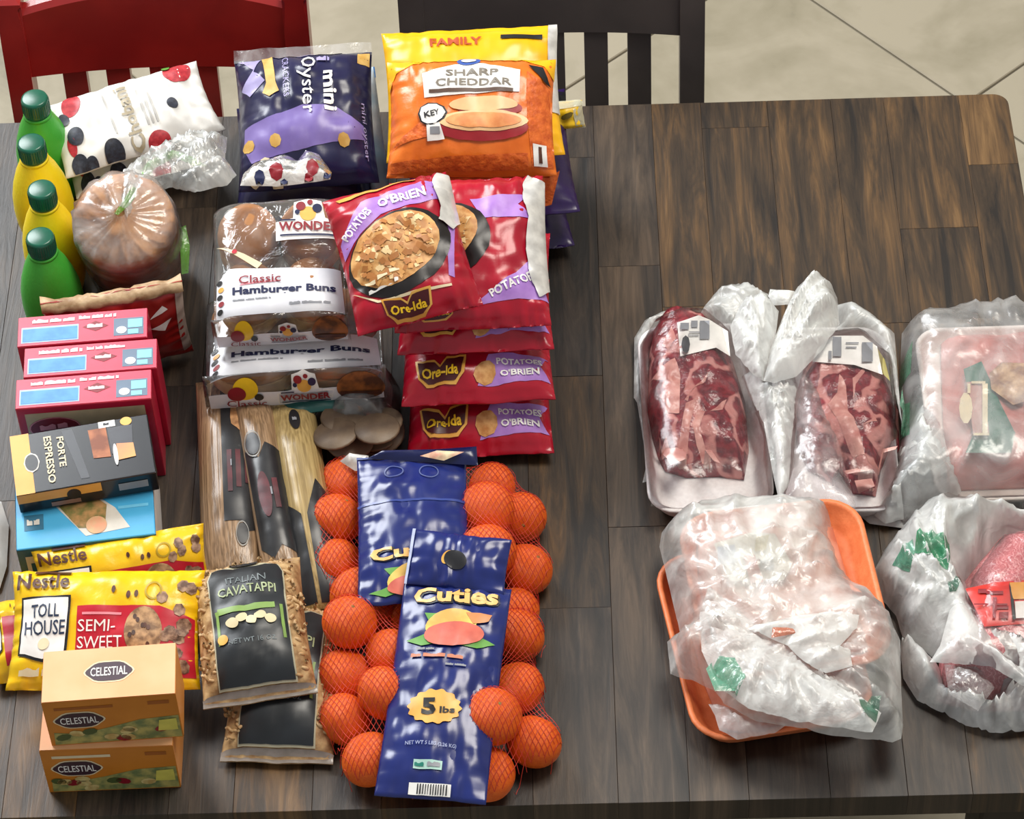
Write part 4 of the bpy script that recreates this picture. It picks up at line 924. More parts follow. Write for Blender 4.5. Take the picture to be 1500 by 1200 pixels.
# ------------------------------------------------------------------ red frozen potato bags
cols_ = (mat('potato_pale', '#f3d39c', .5), mat('potato_gold', '#dba05c', .5), mat('potato_deep', '#b4743a', .5))
redbag = mat('red_bag', '#b3122c', .28, '#a00e26', 20, .1, 80); potm = mat('diced_potato_print', '#e0ae6e', .5, '#b97c40', 90)
def potato(label, bl, br, tl, thick, seed, full, end=True, side=None, **kw):
    b = Bag('frozen_potato_bag', label, 'bag', bl, br, tl, thick, redbag, 'red frozen potato bags', seed=seed, **{**dict(wr=.5, fold=.4, seal=.04, p=2.6), **kw})
    q = b.pr; rr = random.Random(seed)
    def ore(x, y, w, h):
        q.poly('logo_shield', p_gold, [(x - w * .5, y + h * .5), (x - w * .12, y + h * .38), (x, y + h * .16), (x + w * .12, y + h * .44), (x + w * .5, y + h * .5), (x + w * .46, y - h * .2), (x + w * .28, y - h * .5), (x - w * .28, y - h * .5), (x - w * .44, y - h * .2)], 3)
        q.poly('logo_shield', mat('logo_maroon', '#4a0d12', .4), [(x - w * .45, y + h * .40), (x - w * .12, y + h * .28), (x, y + h * .06), (x + w * .12, y + h * .34), (x + w * .45, y + h * .40), (x + w * .41, y - h * .18), (x + w * .25, y - h * .40), (x - w * .25, y - h * .40), (x - w * .40, y - h * .18)], 4)
        q.text('Ore-Ida', p_yellow, x, y - h * .06, w * .72, h * .34, 0, 5, .03)
    if full:
        q.poly('purple_ribbon', p_lilac, [(.03, .50), (.03, .62), (.28, .86), (.98, .93), (.86, .86), (.98, .76), (.40, .72), (.20, .62)], 1)
        q.text('POTATOES', white, .20, .70, .30, .06, .62, 3, .03); q.text("O'BRIEN", white, .60, .815, .40, .075, .06, 3, .03)
        q.oval('skillet_picture', mat('skillet_print', '#1a1414', .35), .47, .43, .45, .27, 2, .35); q.oval('potato_picture', potm, .44, .455, .39, .225, 3, .35)
        for k in range(150):
            a = rr.uniform(0, 6.28); d = math.sqrt(rr.random()); dx, dy = .35 * d * math.cos(a) * b.W, .195 * d * math.sin(a) * b.H
            x = .44 + (dx * math.cos(.35) - dy * math.sin(.35)) / b.W; y = .455 + (dx * math.sin(.35) + dy * math.cos(.35)) / b.H; s_ = rr.uniform(.022, .036)
            q._add('small_print', cols_[k % 3], 4 + k % 3, [((x + s_ * math.cos(t + k)) * b.W, (y + s_ * .8 * math.sin(t + k)) * b.H) for t in (0, 1.4, 3.1, 4.6)], [(0, 1, 2, 3)])
        q.marks(cream, .30, .28, .30, .03, 6, rr, 7, .06); q.marks(white, .28, .22, .26, .03, 6, rr, 7, .05)
        q.poly('purple_ribbon', p_lilac, [(.80, .20), (.92, .60), (.98, .60), (.84, .18)], 1)
        q.poly('gold_line', cream, [(.02, .25), (.20, .135), (.80, .125), (.80, .14), (.21, .15)], 2); ore(.43, .085, .40, .13)
        q.poly('yellow_top', p_gold, [(.10, .955), (.75, .985), (.75, .945), (.12, .915)], 2)
    elif end:
        ore(.26, .16, .34, .17); q.poly('purple_ribbon', p_lilac, [(.50, .06), (.98, .10), (.92, .18), (.98, .27), (.58, .23)], 1); q.text('POTATOES', white, .78, .195, .30, .035, .05, 3, .03); q.text("O'BRIEN", white, .78, .135, .26, .035, .05, 3, .03)
        q.oval('potato_picture', potm, .55, .13, .08, .06, 2, .5, 9)
    else:
        q.oval('skillet_picture', mat('skillet_print', '#1a1414', .35), .36, .52, .30, .24, 2, .5); q.oval('potato_picture', potm, .34, .57, .23, .18, 3, .5)
        for k in range(50):
            q._add('small_print', cols_[k % 3], 4 + k % 3, [((.34 + .17 * rr.uniform(-1, 1) + .02 * math.cos(t)) * b.W, (.57 + .10 * rr.uniform(-1, 1) + .02 * math.sin(t)) * b.H) for t in (0, 1.5, 3, 4.5)], [(0, 1, 2, 3)])
        q.poly('purple_ribbon', p_lilac, [(.50, .10), (.80, .30), (.92, .40), (.96, .26), (1.0, .14), (.80, .14)], 1); q.text('POTATOES', white, .78, .235, .34, .05, .42, 3, .03)
        q.poly('purple_ribbon', p_lilac, [(.52, .80), (.92, .84), (.84, .76), (.95, .66), (.60, .66)], 1)
        ore(.26, -.0 + .09, .26, .09)
    if side: q.poly('foil_edge', silver, side, 5)
    q.done(); return b
potato('red frozen potato bag lying flat at the bottom of its stack', (596, 672, 1.6), (812, 664, 1.6), (604, 470, 2.4), 3.6, 61, False, back=.5)
potato('red frozen potato bag second from the bottom of its stack', (588, 596, 7.2), (814, 586, 7.2), (600, 420, 7.4), 3.6, 62, False, back=.6)
potato('red frozen potato bag in the middle of the stack with lilac ribbon print', (582, 520, 12.2), (812, 512, 12.2), (590, 350, 12.4), 3.2, 63, False, back=.6)
potato('red frozen potato bag with silver foil edge under the tilted topmost one', (578, 488, 15.2), (808, 476, 15.2), (592, 268, 21.0), 3.0, 64, False, end=False, side=[(.90, .25), (.94, .16), (1, .20), (1, .95), (.90, .97), (.86, .84), (.90, .66), (.87, .45)], back=.25)
potato('red frozen potato bag with skillet picture, tilted on top of its stack', (524, 492, 18.5), (708, 446, 19.5), (486, 292, 24.0), 3.4, 65, True, side=[(.84, .58), (.93, .52), (1, .58), (1, .96), (.92, .98), (.86, .84), (.88, .70)], back=.2)

# ------------------------------------------------------------------ clementines in net bags
peel = mat('clementine_peel', '#f2701a', .38, '#e85c0e', 14, .35, 900, sss=.08); netm = mat('red_net', '#c4301c', .45)
dimple = mat('stem_scar', '#8a7a3a', .7)
blue_lab = mat('blue_label_film', '#1d2a6e', .24, '#172260', 18); blue_dark = mat('blue_label_dark', '#131a4a', .24)
def orange_mesh():
    bm = bmesh.new(); bmesh.ops.create_icosphere(bm, subdivisions=4, radius=1)
    for v in bm.verts:
        n = v.co.normalized(); k = 1 + .012 * noise.noise(n * 2.3) - .05 * math.exp(-((1 - n.z) / .02)); v.co = n * k; v.co.z *= .9
    me = bpy.data.meshes.new('clementine_peel'); bm.to_mesh(me); bm.free(); me.materials.append(peel); me.shade_smooth(); return me
OM = orange_mesh(); SM = None
def orange_bag(name, label, centre, spots, hidden, radius, grp, olabel, yaw, lo, seed):
    global SM
    rr = random.Random(seed); L_ = [P(x, y, z) for x, y, z in spots + hidden]; rad = [radius * CM * rr.uniform(.95, 1.06) for _ in L_]
    for it in range(160):                                      # let the fruit settle clear of each other
        for i in range(len(L_)):
            for j in range(i):
                d = L_[i] - L_[j]; m_ = (rad[i] + rad[j]) * .93 - d.length
                if m_ > 0:
                    d = d.normalized() * m_ / 2; L_[i] += d; L_[j] -= d
            if L_[i].z < TZ + rad[i] * .93: L_[i].z = TZ + rad[i] * .93
            L_[i].z -= .0001
    for n_, (c, r_) in enumerate(zip(L_, rad)):
        sx = (spots + hidden)[n_][0]; where = 'under the blue label of' if n_ >= len(spots) else 'on the pasta side of the label of' if sx < 620 else 'on the bare-table side of the label of'
        o = bpy.data.objects.new('clementine', None); COL.objects.link(o); tag(o, 'clementine ' + where + ' ' + olabel, 'clementine', grp); o.empty_display_size = .01
        o.matrix_world = Matrix.Translation(c) @ (Matrix.Rotation(rr.uniform(0, 6.28), 4, 'Z') @ Matrix.Rotation(rr.uniform(.2, 2.6), 4, 'X')) @ Matrix.Scale(r_, 4)
        link(bpy.data.objects.new('peel', OM), o)
        if SM is None: sc_ = lathe('stem_scar', [(.02, .835), (.075, .85), (.07, .862), (.02, .866)], dimple, o, 10); SM = sc_.data
        else: link(bpy.data.objects.new('stem_scar', SM), o)
    root = thing(name, label, 'fruit bag', spot(*centre))
    # net draped over the fruit: two families of strands on the upper envelope
    xs = [c.x for c in L_]; ys = [c.y for c in L_]; g = .0022; x0, x1, y0, y1 = min(xs) - .06, max(xs) + .06, min(ys) - .06, max(ys) + .06
    nx, ny = int((x1 - x0) / g) + 1, int((y1 - y0) / g) + 1
    X, Y = np.meshgrid(x0 + g * np.arange(nx), y0 + g * np.arange(ny), indexing='ij'); Z = np.full((nx, ny), TZ - .02)
    for c, r_ in zip(L_, rad):
        d2 = (X - c.x) ** 2 + (Y - c.y) ** 2; R2 = (r_ * 1.02) ** 2; Z = np.maximum(Z, np.where(d2 < R2, c.z + np.sqrt(np.maximum(R2 - d2, 0)) * .96 + .0006, TZ - .02))
    kr_ = int(.03 / g); offs = [(a, b, math.sqrt(.031 ** 2 - (a * a + b * b) * g * g) - .031) for a in range(-kr_, kr_ + 1) for b in range(-kr_, kr_ + 1) if (a * a + b * b) * g * g < .03 ** 2]
    def roll(A_, sign):                                        # rolling-ball closing: the net spans the gaps between fruit
        B_ = np.full_like(A_, -9.) if sign > 0 else np.full_like(A_, 9.)
        for a, b, h in offs:
            S_ = np.roll(np.roll(A_, a, 0), b, 1) + sign * h; B_ = np.maximum(B_, S_) if sign > 0 else np.minimum(B_, S_)
        return B_
    Z = roll(roll(Z, 1), -1)
    inv = root.matrix_basis.inverted(); vs, fs = [], []
    def env(x, y):
        a, b = (x - x0) / g, (y - y0) / g; i, j = int(a), int(b)
        if i < 0 or j < 0 or i >= nx - 1 or j >= ny - 1: return -1
        a -= i; b -= j
        z = Z[i, j] * (1 - a) * (1 - b) + Z[i + 1, j] * a * (1 - b) + Z[i, j + 1] * (1 - a) * b + Z[i + 1, j + 1] * a * b
        return z + .0004 if z > TZ + .004 else -1
    pit = .0058; D = .0030; hw = .00036
    for fam in (1, -1):
        t = -(x1 - x0) - (y1 - y0)
        while t < (x1 - x0) + (y1 - y0):
            prev = None; s_ = 0
            while s_ < (y1 - y0):
                y = y0 + s_; x = x0 + t + fam * s_ * .62
                s_ += D
                if x < x0 or x > x1: prev = None; continue
                z = env(x, y)
                if z < 0: prev = None; continue
                p = Vector((x, y, z)); n = len(vs)
                vs += [inv @ (p + Vector((-hw, 0, 0))), inv @ (p + Vector((hw, 0, 0))), inv @ (p + Vector((0, 0, hw * 1.5)))]
                if prev is not None and (vs[n] - vs[prev]).length < .02: fs += [(prev, n, n + 2, prev + 2), (prev + 1, prev + 2, n + 2, n + 1)]
                prev = n
            t += pit
    net = mesh_obj('net', vs, fs, netm, root); net['kind'] = 'stuff'
    return root
def place_label(root, bl, br, tl, thick, seed):
    """the printed sleeve over the net, as a part of the fruit bag"""
    M, W_, H_ = frame3(bl, br, tl)
    holder = bpy.data.objects.new('label_sleeve', None)
    b = Bag.__new__(Bag)
    inv = root.matrix_basis.inverted() @ M
    class Lb(Bag):
        pass
    lb = Lb('label', '', '', bl, br, tl, thick, blue_lab, root=root, wr=.35, seed=seed, fold=.12, seal=.0, p=2.2, q=.8, pinch=.02, back=-.92, part='label_sleeve', n=50)
    lb.body.matrix_local = inv
    lb.pr = Print(lb.body, lb.S, lb.W, lb.H)
    bpy.data.objects.remove(holder)
    return lb
fo1 = [(493, 753, 5.2), (522, 700, 4.0), (495, 822, 3.0), (520, 852, 4.5), (726, 753, 5.0), (735, 813, 5.4), (752, 836, 2.6), (712, 706, 4.0), (752, 894, 2.7), (742, 765, 2.7)]
hi1 = [(570, 720, 2.6), (650, 720, 2.6), (590, 800, 2.6), (670, 800, 2.6), (600, 870, 2.6)]
rb = orange_bag('clementine_bag', 'net bag of clementines with blue label, partly under the other fruit bag', (610, 880, 0), fo1, hi1, 2.9, 'clementines in the net bag by the red potato bags', 'the net bag nearest the potato bags', 0, None, 71)
fo2 = [(551, 893, 3.0), (514, 938, 5.6), (512, 985, 2.7), (574, 946, 6.0), (556, 1022, 5.6), (520, 1036, 3.0), (540, 1104, 3.8), (745, 925, 3.2), (754, 997, 5.0), (744, 1066, 4.6), (756, 1084, 2.7), (716, 1132, 2.8)]
hi2 = [(620, 910, 2.6), (680, 920, 2.6), (640, 985, 2.6), (620, 1060, 2.6), (680, 1050, 2.6), (630, 1130, 2.6)]
fbag = orange_bag('clementine_bag', 'net bag of clementines lying over the other, its blue label marked 5 lbs', (640, 1165, 0), fo2, hi2, 2.85, 'clementines in the net bag marked 5 lbs', 'the net bag marked 5 lbs', 0, None, 72)
def cuties(q, y, full):
    lg = mat('label_gold', '#f2c27c', .35, '#e8ac5c', 30)
    q.text('Cuties', black, .515, y - .004, .80, .088, .06, 2, .07); q.text('Cuties', lg, .505, y, .78, .085, .06, 3, .035)
    # plain half-peeled fruit with leaves
    q.poly('leaf_print', p_green, [(.10, y - .235), (.30, y - .20), (.42, y - .245), (.25, y - .26)], 2); q.poly('leaf_print', p_green, [(.62, y - .255), (.78, y - .20), (.92, y - .225), (.76, y - .26)], 2); q.poly('leaf_print', p_green, [(.24, y - .10), (.42, y - .10), (.30, y - .15)], 2)
    q.oval('fruit_print', mat('fruit_yellow', '#e0cf6a', .4, '#d0a24c', 30), .50, y - .15, .24, .075, 3, .35); q.oval('fruit_print', mat('fruit_flesh', '#d8705c', .4, '#c25a4c', 40), .54, y - .20, .27, .062, 4, .12); q.poly('fruit_print', mat('fruit_peel', '#dc8a4c', .4), [(.62, y - .085), (.86, y - .09), (.84, y - .12), (.70, y - .14)], 4)
lb = place_label(rb, (524, 888, 7.2), (690, 880, 7.2), (538, 672, 8.0), 1.5, 73)
q = lb.pr; cuties(q, .30, False); q.ring('punch_hole', mat('hole_edge', '#5b6798', .3), .34, .86, .09, .05, .88, 2); q.ring('punch_hole', mat('hole_edge', '#5b6798', .3), .66, .85, .09, .05, .88, 2)
q.rect('fold_line', mat('label_fold', '#34458c', .25), 0, .64, 1, .655, 1); q.rect('edge_line', mat('hole_edge', '#5b6798', .3), 0, .985, 1, 1, 2); q.done()
topf = puff('label_top_fold', [(538, 672, 8.6), (700, 682, 8.6), (698, 654, 9.2), (640, 658, 9.2), (560, 660, 9.2)], .5, .5, blue_dark, rb, .6, (), .3, 50, 2)
puff('top_print', [(615, 668, 9.4), (650, 675, 9.4), (680, 662, 9.8), (640, 660, 9.8)], .5, .4, mat('print_coral', '#d8897a', .4, '#e8d8b0', 60), rb, .6)
puff('net_end', [(498, 676, 6), (520, 690, 6), (540, 690, 6), (540, 668, 7), (512, 664, 7)], .8, .5, silver, rb, .5, ((40, 1.2, .4),), .3, 60, 3)
lb = place_label(fbag, (548, 1166, 5.8), (712, 1178, 5.8), (590, 852, 9.0), 1.7, 74)
q = lb.pr; cuties(q, .93, True)
# upper flap, folded back over the other bag
q.marks(p_grey, .30, .655, .18, .012, 6, random.Random(1)); q.marks(mat('print_salmon', '#c77a5a', .5), .42, .62, .5, .02, 9, random.Random(2)); q.marks(p_grey, .60, .58, .2, .012, 7, random.Random(3))
q.oval('weight_badge', p_gold, .45, .385, .24, .075, 2, 0, 72, 14, .06); q.text('5', black, .40, .385, .13, .075, .05, 3, .05); q.text('lbs', black, .57, .375, .14, .03, .05, 3, .03)
q.text('NET WT 5 LBS (2.26 KG)', mat('label_pale', '#aab4d8', .5), .46, .22, .46, .02, 0, 3, .01); q.rect('small_badge', mat('badge_mint', '#a9cfc4', .5), .32, .115, .58, .155, 2); q.marks(p_teal, .38, .135, .1, .022, 3, random.Random(4), 3); q.marks(p_grey, .51, .135, .12, .022, 4, random.Random(5), 3)
q.rect('barcode', white, .30, .012, .68, .06, 2); rr = random.Random(6)
for k in range(12): a = .38 + .023 * k; q._add('small_print', black, 3, [(a * q.W, .016 * q.H), ((a + rr.uniform(.005, .014)) * q.W, .016 * q.H), ((a + .01) * q.W, .056 * q.H), (a * q.W, .056 * q.H)], [(0, 1, 2, 3)])
q.done()
lb2 = place_label(fbag, (592, 856, 9.2), (738, 872, 9.0), (604, 776, 11.0), .9, 75)
lb2.pr.oval('punch_hole', p_gold, .40, .52, .06, .13, 1, -.6); lb2.pr.oval('punch_hole', black, .48, .48, .12, .16, 2, -.4); lb2.pr.poly('edge_line', mat('hole_edge2', '#b9c2e0', .3), [(0, .0), (.025, 0), (.03, 1), (0, 1)], 2); lb2.pr.done()

# ------------------------------------------------------------------ meat trays
foam = mat('white_foam', '#efecec', .55, '#e6e2e2', 200, .1, 500); foam_o = mat('orange_foam', '#e8824e', .5, '#dd7441', 100, .1, 400)
def rrect(W_, H_, r_, n=6):
    pts = []
    for cx_, cy_, a0 in ((W_ - r_, r_, -90), (W_ - r_, H_ - r_, 0), (r_, H_ - r_, 90), (r_, r_, 180)):
        for k in range(n + 1): a = math.radians(a0 + 90 * k / n); pts.append((cx_ + r_ * math.cos(a), cy_ + r_ * math.sin(a)))
    return pts
def tray(root, bl, br, tl, h, m, name='tray', r_=.03, flare=.012):
    """corners give the rim; the tray reaches h cm below"""
    M, W_, H_ = frame3(bl, br, tl); h *= CM; vs, fs = [], []
    X = root.matrix_basis.inverted() @ M
    for ins, z in ((flare + .004, -h), (flare, -h + .004), (.002, -.004), (0, -.001), (.0015, .0008), (.005, .0008), (.0065, -.002), (flare + .004, -h + .008), (flare + .010, -h + .005)):
        for x, y in rrect(W_ - 2 * ins, H_ - 2 * ins, max(.006, r_ - ins * .6)): vs.append(X @ Vector((x + ins, y + ins, z)))
    n = 28
    for j in range(8):
        for i in range(n): fs.append((j * n + i, j * n + (i + 1) % n, (j + 1) * n + (i + 1) % n, (j + 1) * n + i))
    fs.append(tuple(range(n))[::-1]); fs.append(tuple(8 * n + i for i in range(n)))
    o = mesh_obj(name, vs, fs, m, root); return o
def meat_mat(name, cols_, s1, s2):
    m = bpy.data.materials.new(name); m.use_nodes = True; nt = m.node_tree; b = nt.nodes['Principled BSDF']; N, L = nt.nodes.new, nt.links.new
    tc = N('ShaderNodeTexCoord'); n1 = N('ShaderNodeTexNoise'); n1.inputs['Scale'].default_value = s1; n1.inputs['Detail'].default_value = 3; n1.inputs['Distortion'].default_value = 2.2; L(tc.outputs['Object'], n1.inputs['Vector'])
    wv = N('ShaderNodeTexWave'); wv.inputs['Scale'].default_value = s2; wv.inputs['Distortion'].default_value = 14; wv.inputs['Detail'].default_value = 3; wv.inputs['Detail Scale'].default_value = 1.6; L(tc.outputs['Object'], wv.inputs['Vector'])
    r1 = N('ShaderNodeValToRGB'); e = r1.color_ramp.elements; e[0].position = .36; e[0].color = (*lin(cols_[0]), 1); e[1].position = .62; e[1].color = (*lin(cols_[1]), 1)
    L(n1.outputs['Fac'], r1.inputs[0])
    r2 = N('ShaderNodeValToRGB'); e = r2.color_ramp.elements; e[0].position = .80; e[0].color = (0, 0, 0, 1); e[1].position = .97; e[1].color = (1, 1, 1, 1); L(wv.outputs['Fac'], r2.inputs[0])
    mx = N('ShaderNodeMix'); mx.data_type = 'RGBA'; mm = N('ShaderNodeMath'); mm.operation = 'MULTIPLY'; mm.inputs[1].default_value = .75; L(r2.outputs[0], mm.inputs[0]); L(mm.outputs[0], mx.inputs[0]); L(r1.outputs[0], mx.inputs[6]); mx.inputs[7].default_value = (*lin(cols_[2]), 1)
    L(mx.outputs[2], b.inputs['Base Color']); b.inputs['Roughness'].default_value = .3
    n3 = N('ShaderNodeTexNoise'); n3.inputs['Scale'].default_value = 160; L(tc.outputs['Object'], n3.inputs['Vector'])
    bp = N('ShaderNodeBump'); bp.inputs['Strength'].default_value = .45; bp.inputs['Distance'].default_value = .003; L(n3.outputs['Fac'], bp.inputs['Height']); L(bp.outputs[0], b.inputs['Normal'])
    return m
beef = meat_mat('marbled_beef', ('#5e1420', '#8e2a34', '#d9968f'), 38, 7); fat = mat('beef_fat', '#dca49a', .35, '#c07f78', 60, .3, 120); seam = mat('dark_beef', '#4a0f1a', .35, '#6a1a26', 60)
kr = K(900, 400, 3.157)
def crop3(pts, z): return [(*kr(x, y), z) for x, y in pts]
def priced(root, pts, z, seed):
    o = puff('price_label', pts, .12, .3, white, root, .7)
    return o
# first steak
T1 = thing('steak_package', 'white foam tray of marbled red beef steak with a label at its top corner', 'meat tray', spot(1040, 745), 'beef in white foam trays')
tray(T1, (950, 752, 2.9), (1137, 745, 2.9), (938, 478, 2.9), 2.8, foam)
st = puff('steak', crop3([(235, 905), (330, 935), (480, 930), (600, 945), (622, 820), (605, 600), (560, 450), (530, 365), (440, 250), (300, 205), (210, 225), (165, 310), (150, 450), (135, 690), (165, 790)], 1.2), 4.6, 1.0, beef, T1, .55, (), .55, 55, 3, bottom=.7)
DR = surface(st)
def fatpiece(root, pts, z, m=None, h=.14): return puff('fat_seam', crop3(pts, z), h, .35, m or fat, root, .3, (), .0, 90, 3, drape=DR)
fatpiece(T1, [(170, 440), (280, 395), (305, 480), (300, 650), (235, 640), (240, 500)], 5.5)
fatpiece(T1, [(330, 610), (380, 600), (350, 700), (330, 860), (260, 890), (240, 850), (300, 760)], 5.4)
fatpiece(T1, [(385, 640), (420, 640), (390, 720), (430, 790), (490, 880), (460, 870), (380, 770), (360, 700)], 5.5)
fatpiece(T1, [(400, 500), (435, 470), (420, 500), (350, 560), (340, 600), (325, 590)], 5.6)
fatpiece(T1, [(480, 610), (520, 580), (500, 635), (440, 640)], 5.6); fatpiece(T1, [(220, 330), (265, 250), (285, 320), (250, 370)], 5.0)
fatpiece(T1, [(205, 760), (240, 730), (265, 800), (255, 870), (225, 840), (250, 790)], 5.0)
pl = puff('price_label', crop3([(305, 385), (470, 345), (535, 385), (525, 270), (440, 215), (390, 195), (290, 230)], 5.9), .25, .5, white, T1, .6, (), .06, 60, 2)
for a, b_, c, d in ((305, 230, 345, 260), (395, 220, 440, 305), (355, 220, 385, 250), (345, 270, 395, 275), (340, 285, 390, 290)): puff('label_print', crop3([(a, d), (c, d), (c, b_), (a, b_)], 6.35), .05, .3, p_grey, pl, .8)
puff('label_print', crop3([(310 + 20 * (1 + math.cos(t * .785)) , 330 + 42 * math.sin(t * .785)) for t in range(8)], 6.35), .05, .3, mat('print_charcoal', '#3a3a40', .5), pl, .8)
puff('tray_film', crop3([(170, 1080), (500, 1085), (735, 1060), (720, 800), (640, 560), (560, 300), (440, 190), (300, 180), (180, 230), (120, 330), (110, 600), (140, 860)], 3.2), 3.4, 1.2, clear, T1, .8, ((20, 4, .3),), .2, 30, 5)
# second steak
T2 = thing('steak_package', 'white foam tray of red beef with a wide fat streak, half inside a carrier bag', 'meat tray', spot(1230, 745), 'beef in white foam trays')
tray(T2, (1142, 750, 2.9), (1322, 748, 2.9), (1140, 480, 2.9), 2.8, foam)
st2 = puff('steak', crop3([(900, 900), (1000, 960), (1040, 920), (1105, 1010), (1210, 1020), (1235, 900), (1318, 820), (1312, 640), (1255, 500), (1150, 435), (950, 400), (880, 425), (830, 600), (850, 790)], 1.2), 4.6, 1.0, beef, T2, .55, (), .6, 55, 8, bottom=.7)
DR = surface(st2)
fatpiece(T2, [(1040, 470), (1070, 530), (1080, 640), (1130, 720), (1160, 830), (1110, 820), (1030, 690), (985, 610), (1030, 560)], 5.5)
fatpiece(T2, [(1100, 500), (1150, 440), (1160, 455), (1115, 530), (1105, 600)], 5.5); fatpiece(T2, [(1110, 960), (1190, 950), (1205, 985), (1130, 1020)], 4.6)
fatpiece(T2, [(1060, 915), (1190, 890), (1225, 900), (1195, 910), (1075, 930)], 5.2); fatpiece(T2, [(1160, 830), (1310, 800), (1300, 815), (1180, 850)], 5.4); fatpiece(T2, [(1195, 640), (1215, 690), (1150, 700), (1190, 680)], 5.5)
pl = puff('price_label', crop3([(915, 410), (1110, 425), (1240, 470), (1215, 340), (1150, 290), (1010, 290), (940, 350)], 5.9), .25, .5, white, T2, .6, (), .06, 60, 2)
for a, b_, c, d in ((1010, 295, 1050, 385), (1145, 320, 1195, 410), (1070, 320, 1130, 326), (1070, 340, 1120, 346), (990, 360, 1005, 400)): puff('label_print', crop3([(a, d), (c, d), (c, b_), (a, b_)], 6.35), .05, .3, p_grey, pl, .8)
puff('label_strip', crop3([(1240, 465), (1275, 500), (1250, 400), (1215, 345)], 5.6), .2, .3, mat('print_khaki', '#a59a5a', .5), T2, .6)
puff('tray_film', crop3([(780, 1080), (1000, 1090), (1310, 1080), (1310, 700), (1290, 400), (1150, 280), (950, 300), (830, 450), (780, 800)], 3.2), 3.4, 1.2, clear, T2, .8, ((160, 4, .3),), .2, 30, 6)
# carrier bag around and between the two trays
C1 = thing('carrier_bag', 'crumpled white carrier bag gathered between the two white beef trays', 'plastic bag', spot(1140, 600))
fold_ = dict(amp=.35, nscale=45)
puff('bag_side', crop3([(130, 970), (150, 880), (105, 600), (90, 580), (92, 300), (140, 220), (220, 180), (400, 165), (330, 190), (200, 240), (150, 320), (130, 480), (135, 700), (165, 960)], 1.0), 4.2, 2.5, carrier, C1, .6, ((80, 2, .4),), **fold_)
puff('bag_hump', crop3([(400, 190), (420, 150), (480, 80), (540, 62), (640, 66), (710, 100), (700, 180), (620, 260), (540, 280), (440, 215)], 4.5), 2.2, 1.2, carrier, C1, .5, ((70, 2.4, .8), (120, 1.7, .4)), seed=3, **fold_)
puff('bag_gather', crop3([(690, 500), (640, 470), (560, 380), (535, 250), (590, 140), (650, 108), (720, 130), (760, 180), (745, 300), (720, 400)], 6.5), 2.4, 1.0, carrier_white, C1, .35, (('fan', (1118.6, 558, 6), 46, 1.5), ('fan', (1118.6, 558, 6), 22, 1.6),), seed=5, **fold_)
puff('bag_gather', crop3([(690, 500), (720, 360), (780, 200), (840, 80), (880, 35), (950, 20), (1000, 50), (1030, 120), (1040, 240), (960, 360), (840, 480), (740, 510)], 7.0), 2.6, 1.1, carrier_white, C1, .35, (('fan', (1118.6, 558, 6), 46, 1.5), ('fan', (1118.6, 558, 6), 22, 1.6),), seed=6, **fold_)
puff('bag_gather', crop3([(710, 110), (720, 75), (810, 80), (850, 95), (820, 150), (740, 150)], 6.0), 1.0, .7, carrier_white, C1, .5, ((90, 1.5, .4),), seed=6, **fold_)
puff('bag_hump', crop3([(980, 290), (1035, 250), (1030, 150), (1110, 145), (1200, 200), (1295, 280), (1305, 400), (1320, 600), (1330, 700), (1300, 560), (1280, 440), (1220, 330), (1150, 285)], 3.5), 2.6, 1.2, carrier, C1, .5, ((60, 2.4, .6),), seed=7, **fold_)
puff('bag_middle', crop3([(760, 1050), (715, 850), (690, 700), (620, 560), (590, 480), (650, 470), (700, 500), (780, 490), (830, 470), (860, 560), (840, 660), (830, 850), (810, 980)], 4.2), 2.6, 1.2, carrier, C1, .38, (('fan', (1118.6, 558, 6), 46, 1.5), ('fan', (1118.6, 558, 6), 22, 1.6),), seed=8, **fold_)
puff('bag_flap', crop3([(830, 470), (870, 420), (960, 590), (1030, 760), (1080, 950), (1115, 1070), (1112, 1185), (1040, 1100), (900, 1080), (780, 1060), (830, 900), (840, 700)], 5.0), 1.6, 1.0, film('pink_film', '#f6eaec', .10, .38, .25, 26, .25, 40, .2), C1, .5, ((165, 1.8, .7), (30, 3, .4)), seed=9, **fold_)
puff('bag_floor', crop3([(1120, 1110), (1300, 1120), (1330, 1000), (1420, 1100), (1330, 1180), (1180, 1160)], .3), 1.2, .8, carrier, C1, .6, ((60, 1.6, .5),), seed=10, **fold_)

# ------------------------------------------------------------------ pork pack in a carrier bag (upper right)
kp = K(1280, 430, 3.427)
def cropp(pts, z): return [(*kp(x, y), z) for x, y in pts]
pork = mat('pink_pork', '#c87f78', .35, '#b06a64', 40, .3, 90)
R1 = thing('pork_package', 'pink meat pack with green and cream printed labels inside a clear bag', 'meat pack', spot(1470, 740))
tray(R1, (1372, 735, 2.4), (1600, 728, 2.4), (1362, 480, 2.4), 2.3, mat('pale_foam', '#d9cfc8', .5))
puff('meat', [(1385, 715, 1.2), (1580, 708, 1.2), (1565, 498, 1.2), (1378, 505, 1.2)], 4.0, 1.0, pork, R1, .7, (), .4, 40, 4, bottom=.6)
gl_ = mat('label_dark_green', '#1f6a58', .4, '#185848', 40)
puff('green_label', cropp([(460, 800), (690, 800), (710, 700), (640, 560), (600, 470), (540, 340), (450, 380), (470, 480), (560, 560)], 5.6), .15, .4, gl_, R1, .7)
o = puff('window_label', cropp([(500, 715), (580, 710), (550, 440), (465, 445)], 6.0), .15, .4, mat('label_blush', '#c99a94', .4, '#b98680', 60), R1, .7)
puff('label_emblem', cropp([(462 + 34 * math.cos(t * .628), 575 - 80 * math.sin(t * .628)) for t in range(10)][::-1], 6.2), .1, .3, cream, R1, .7)
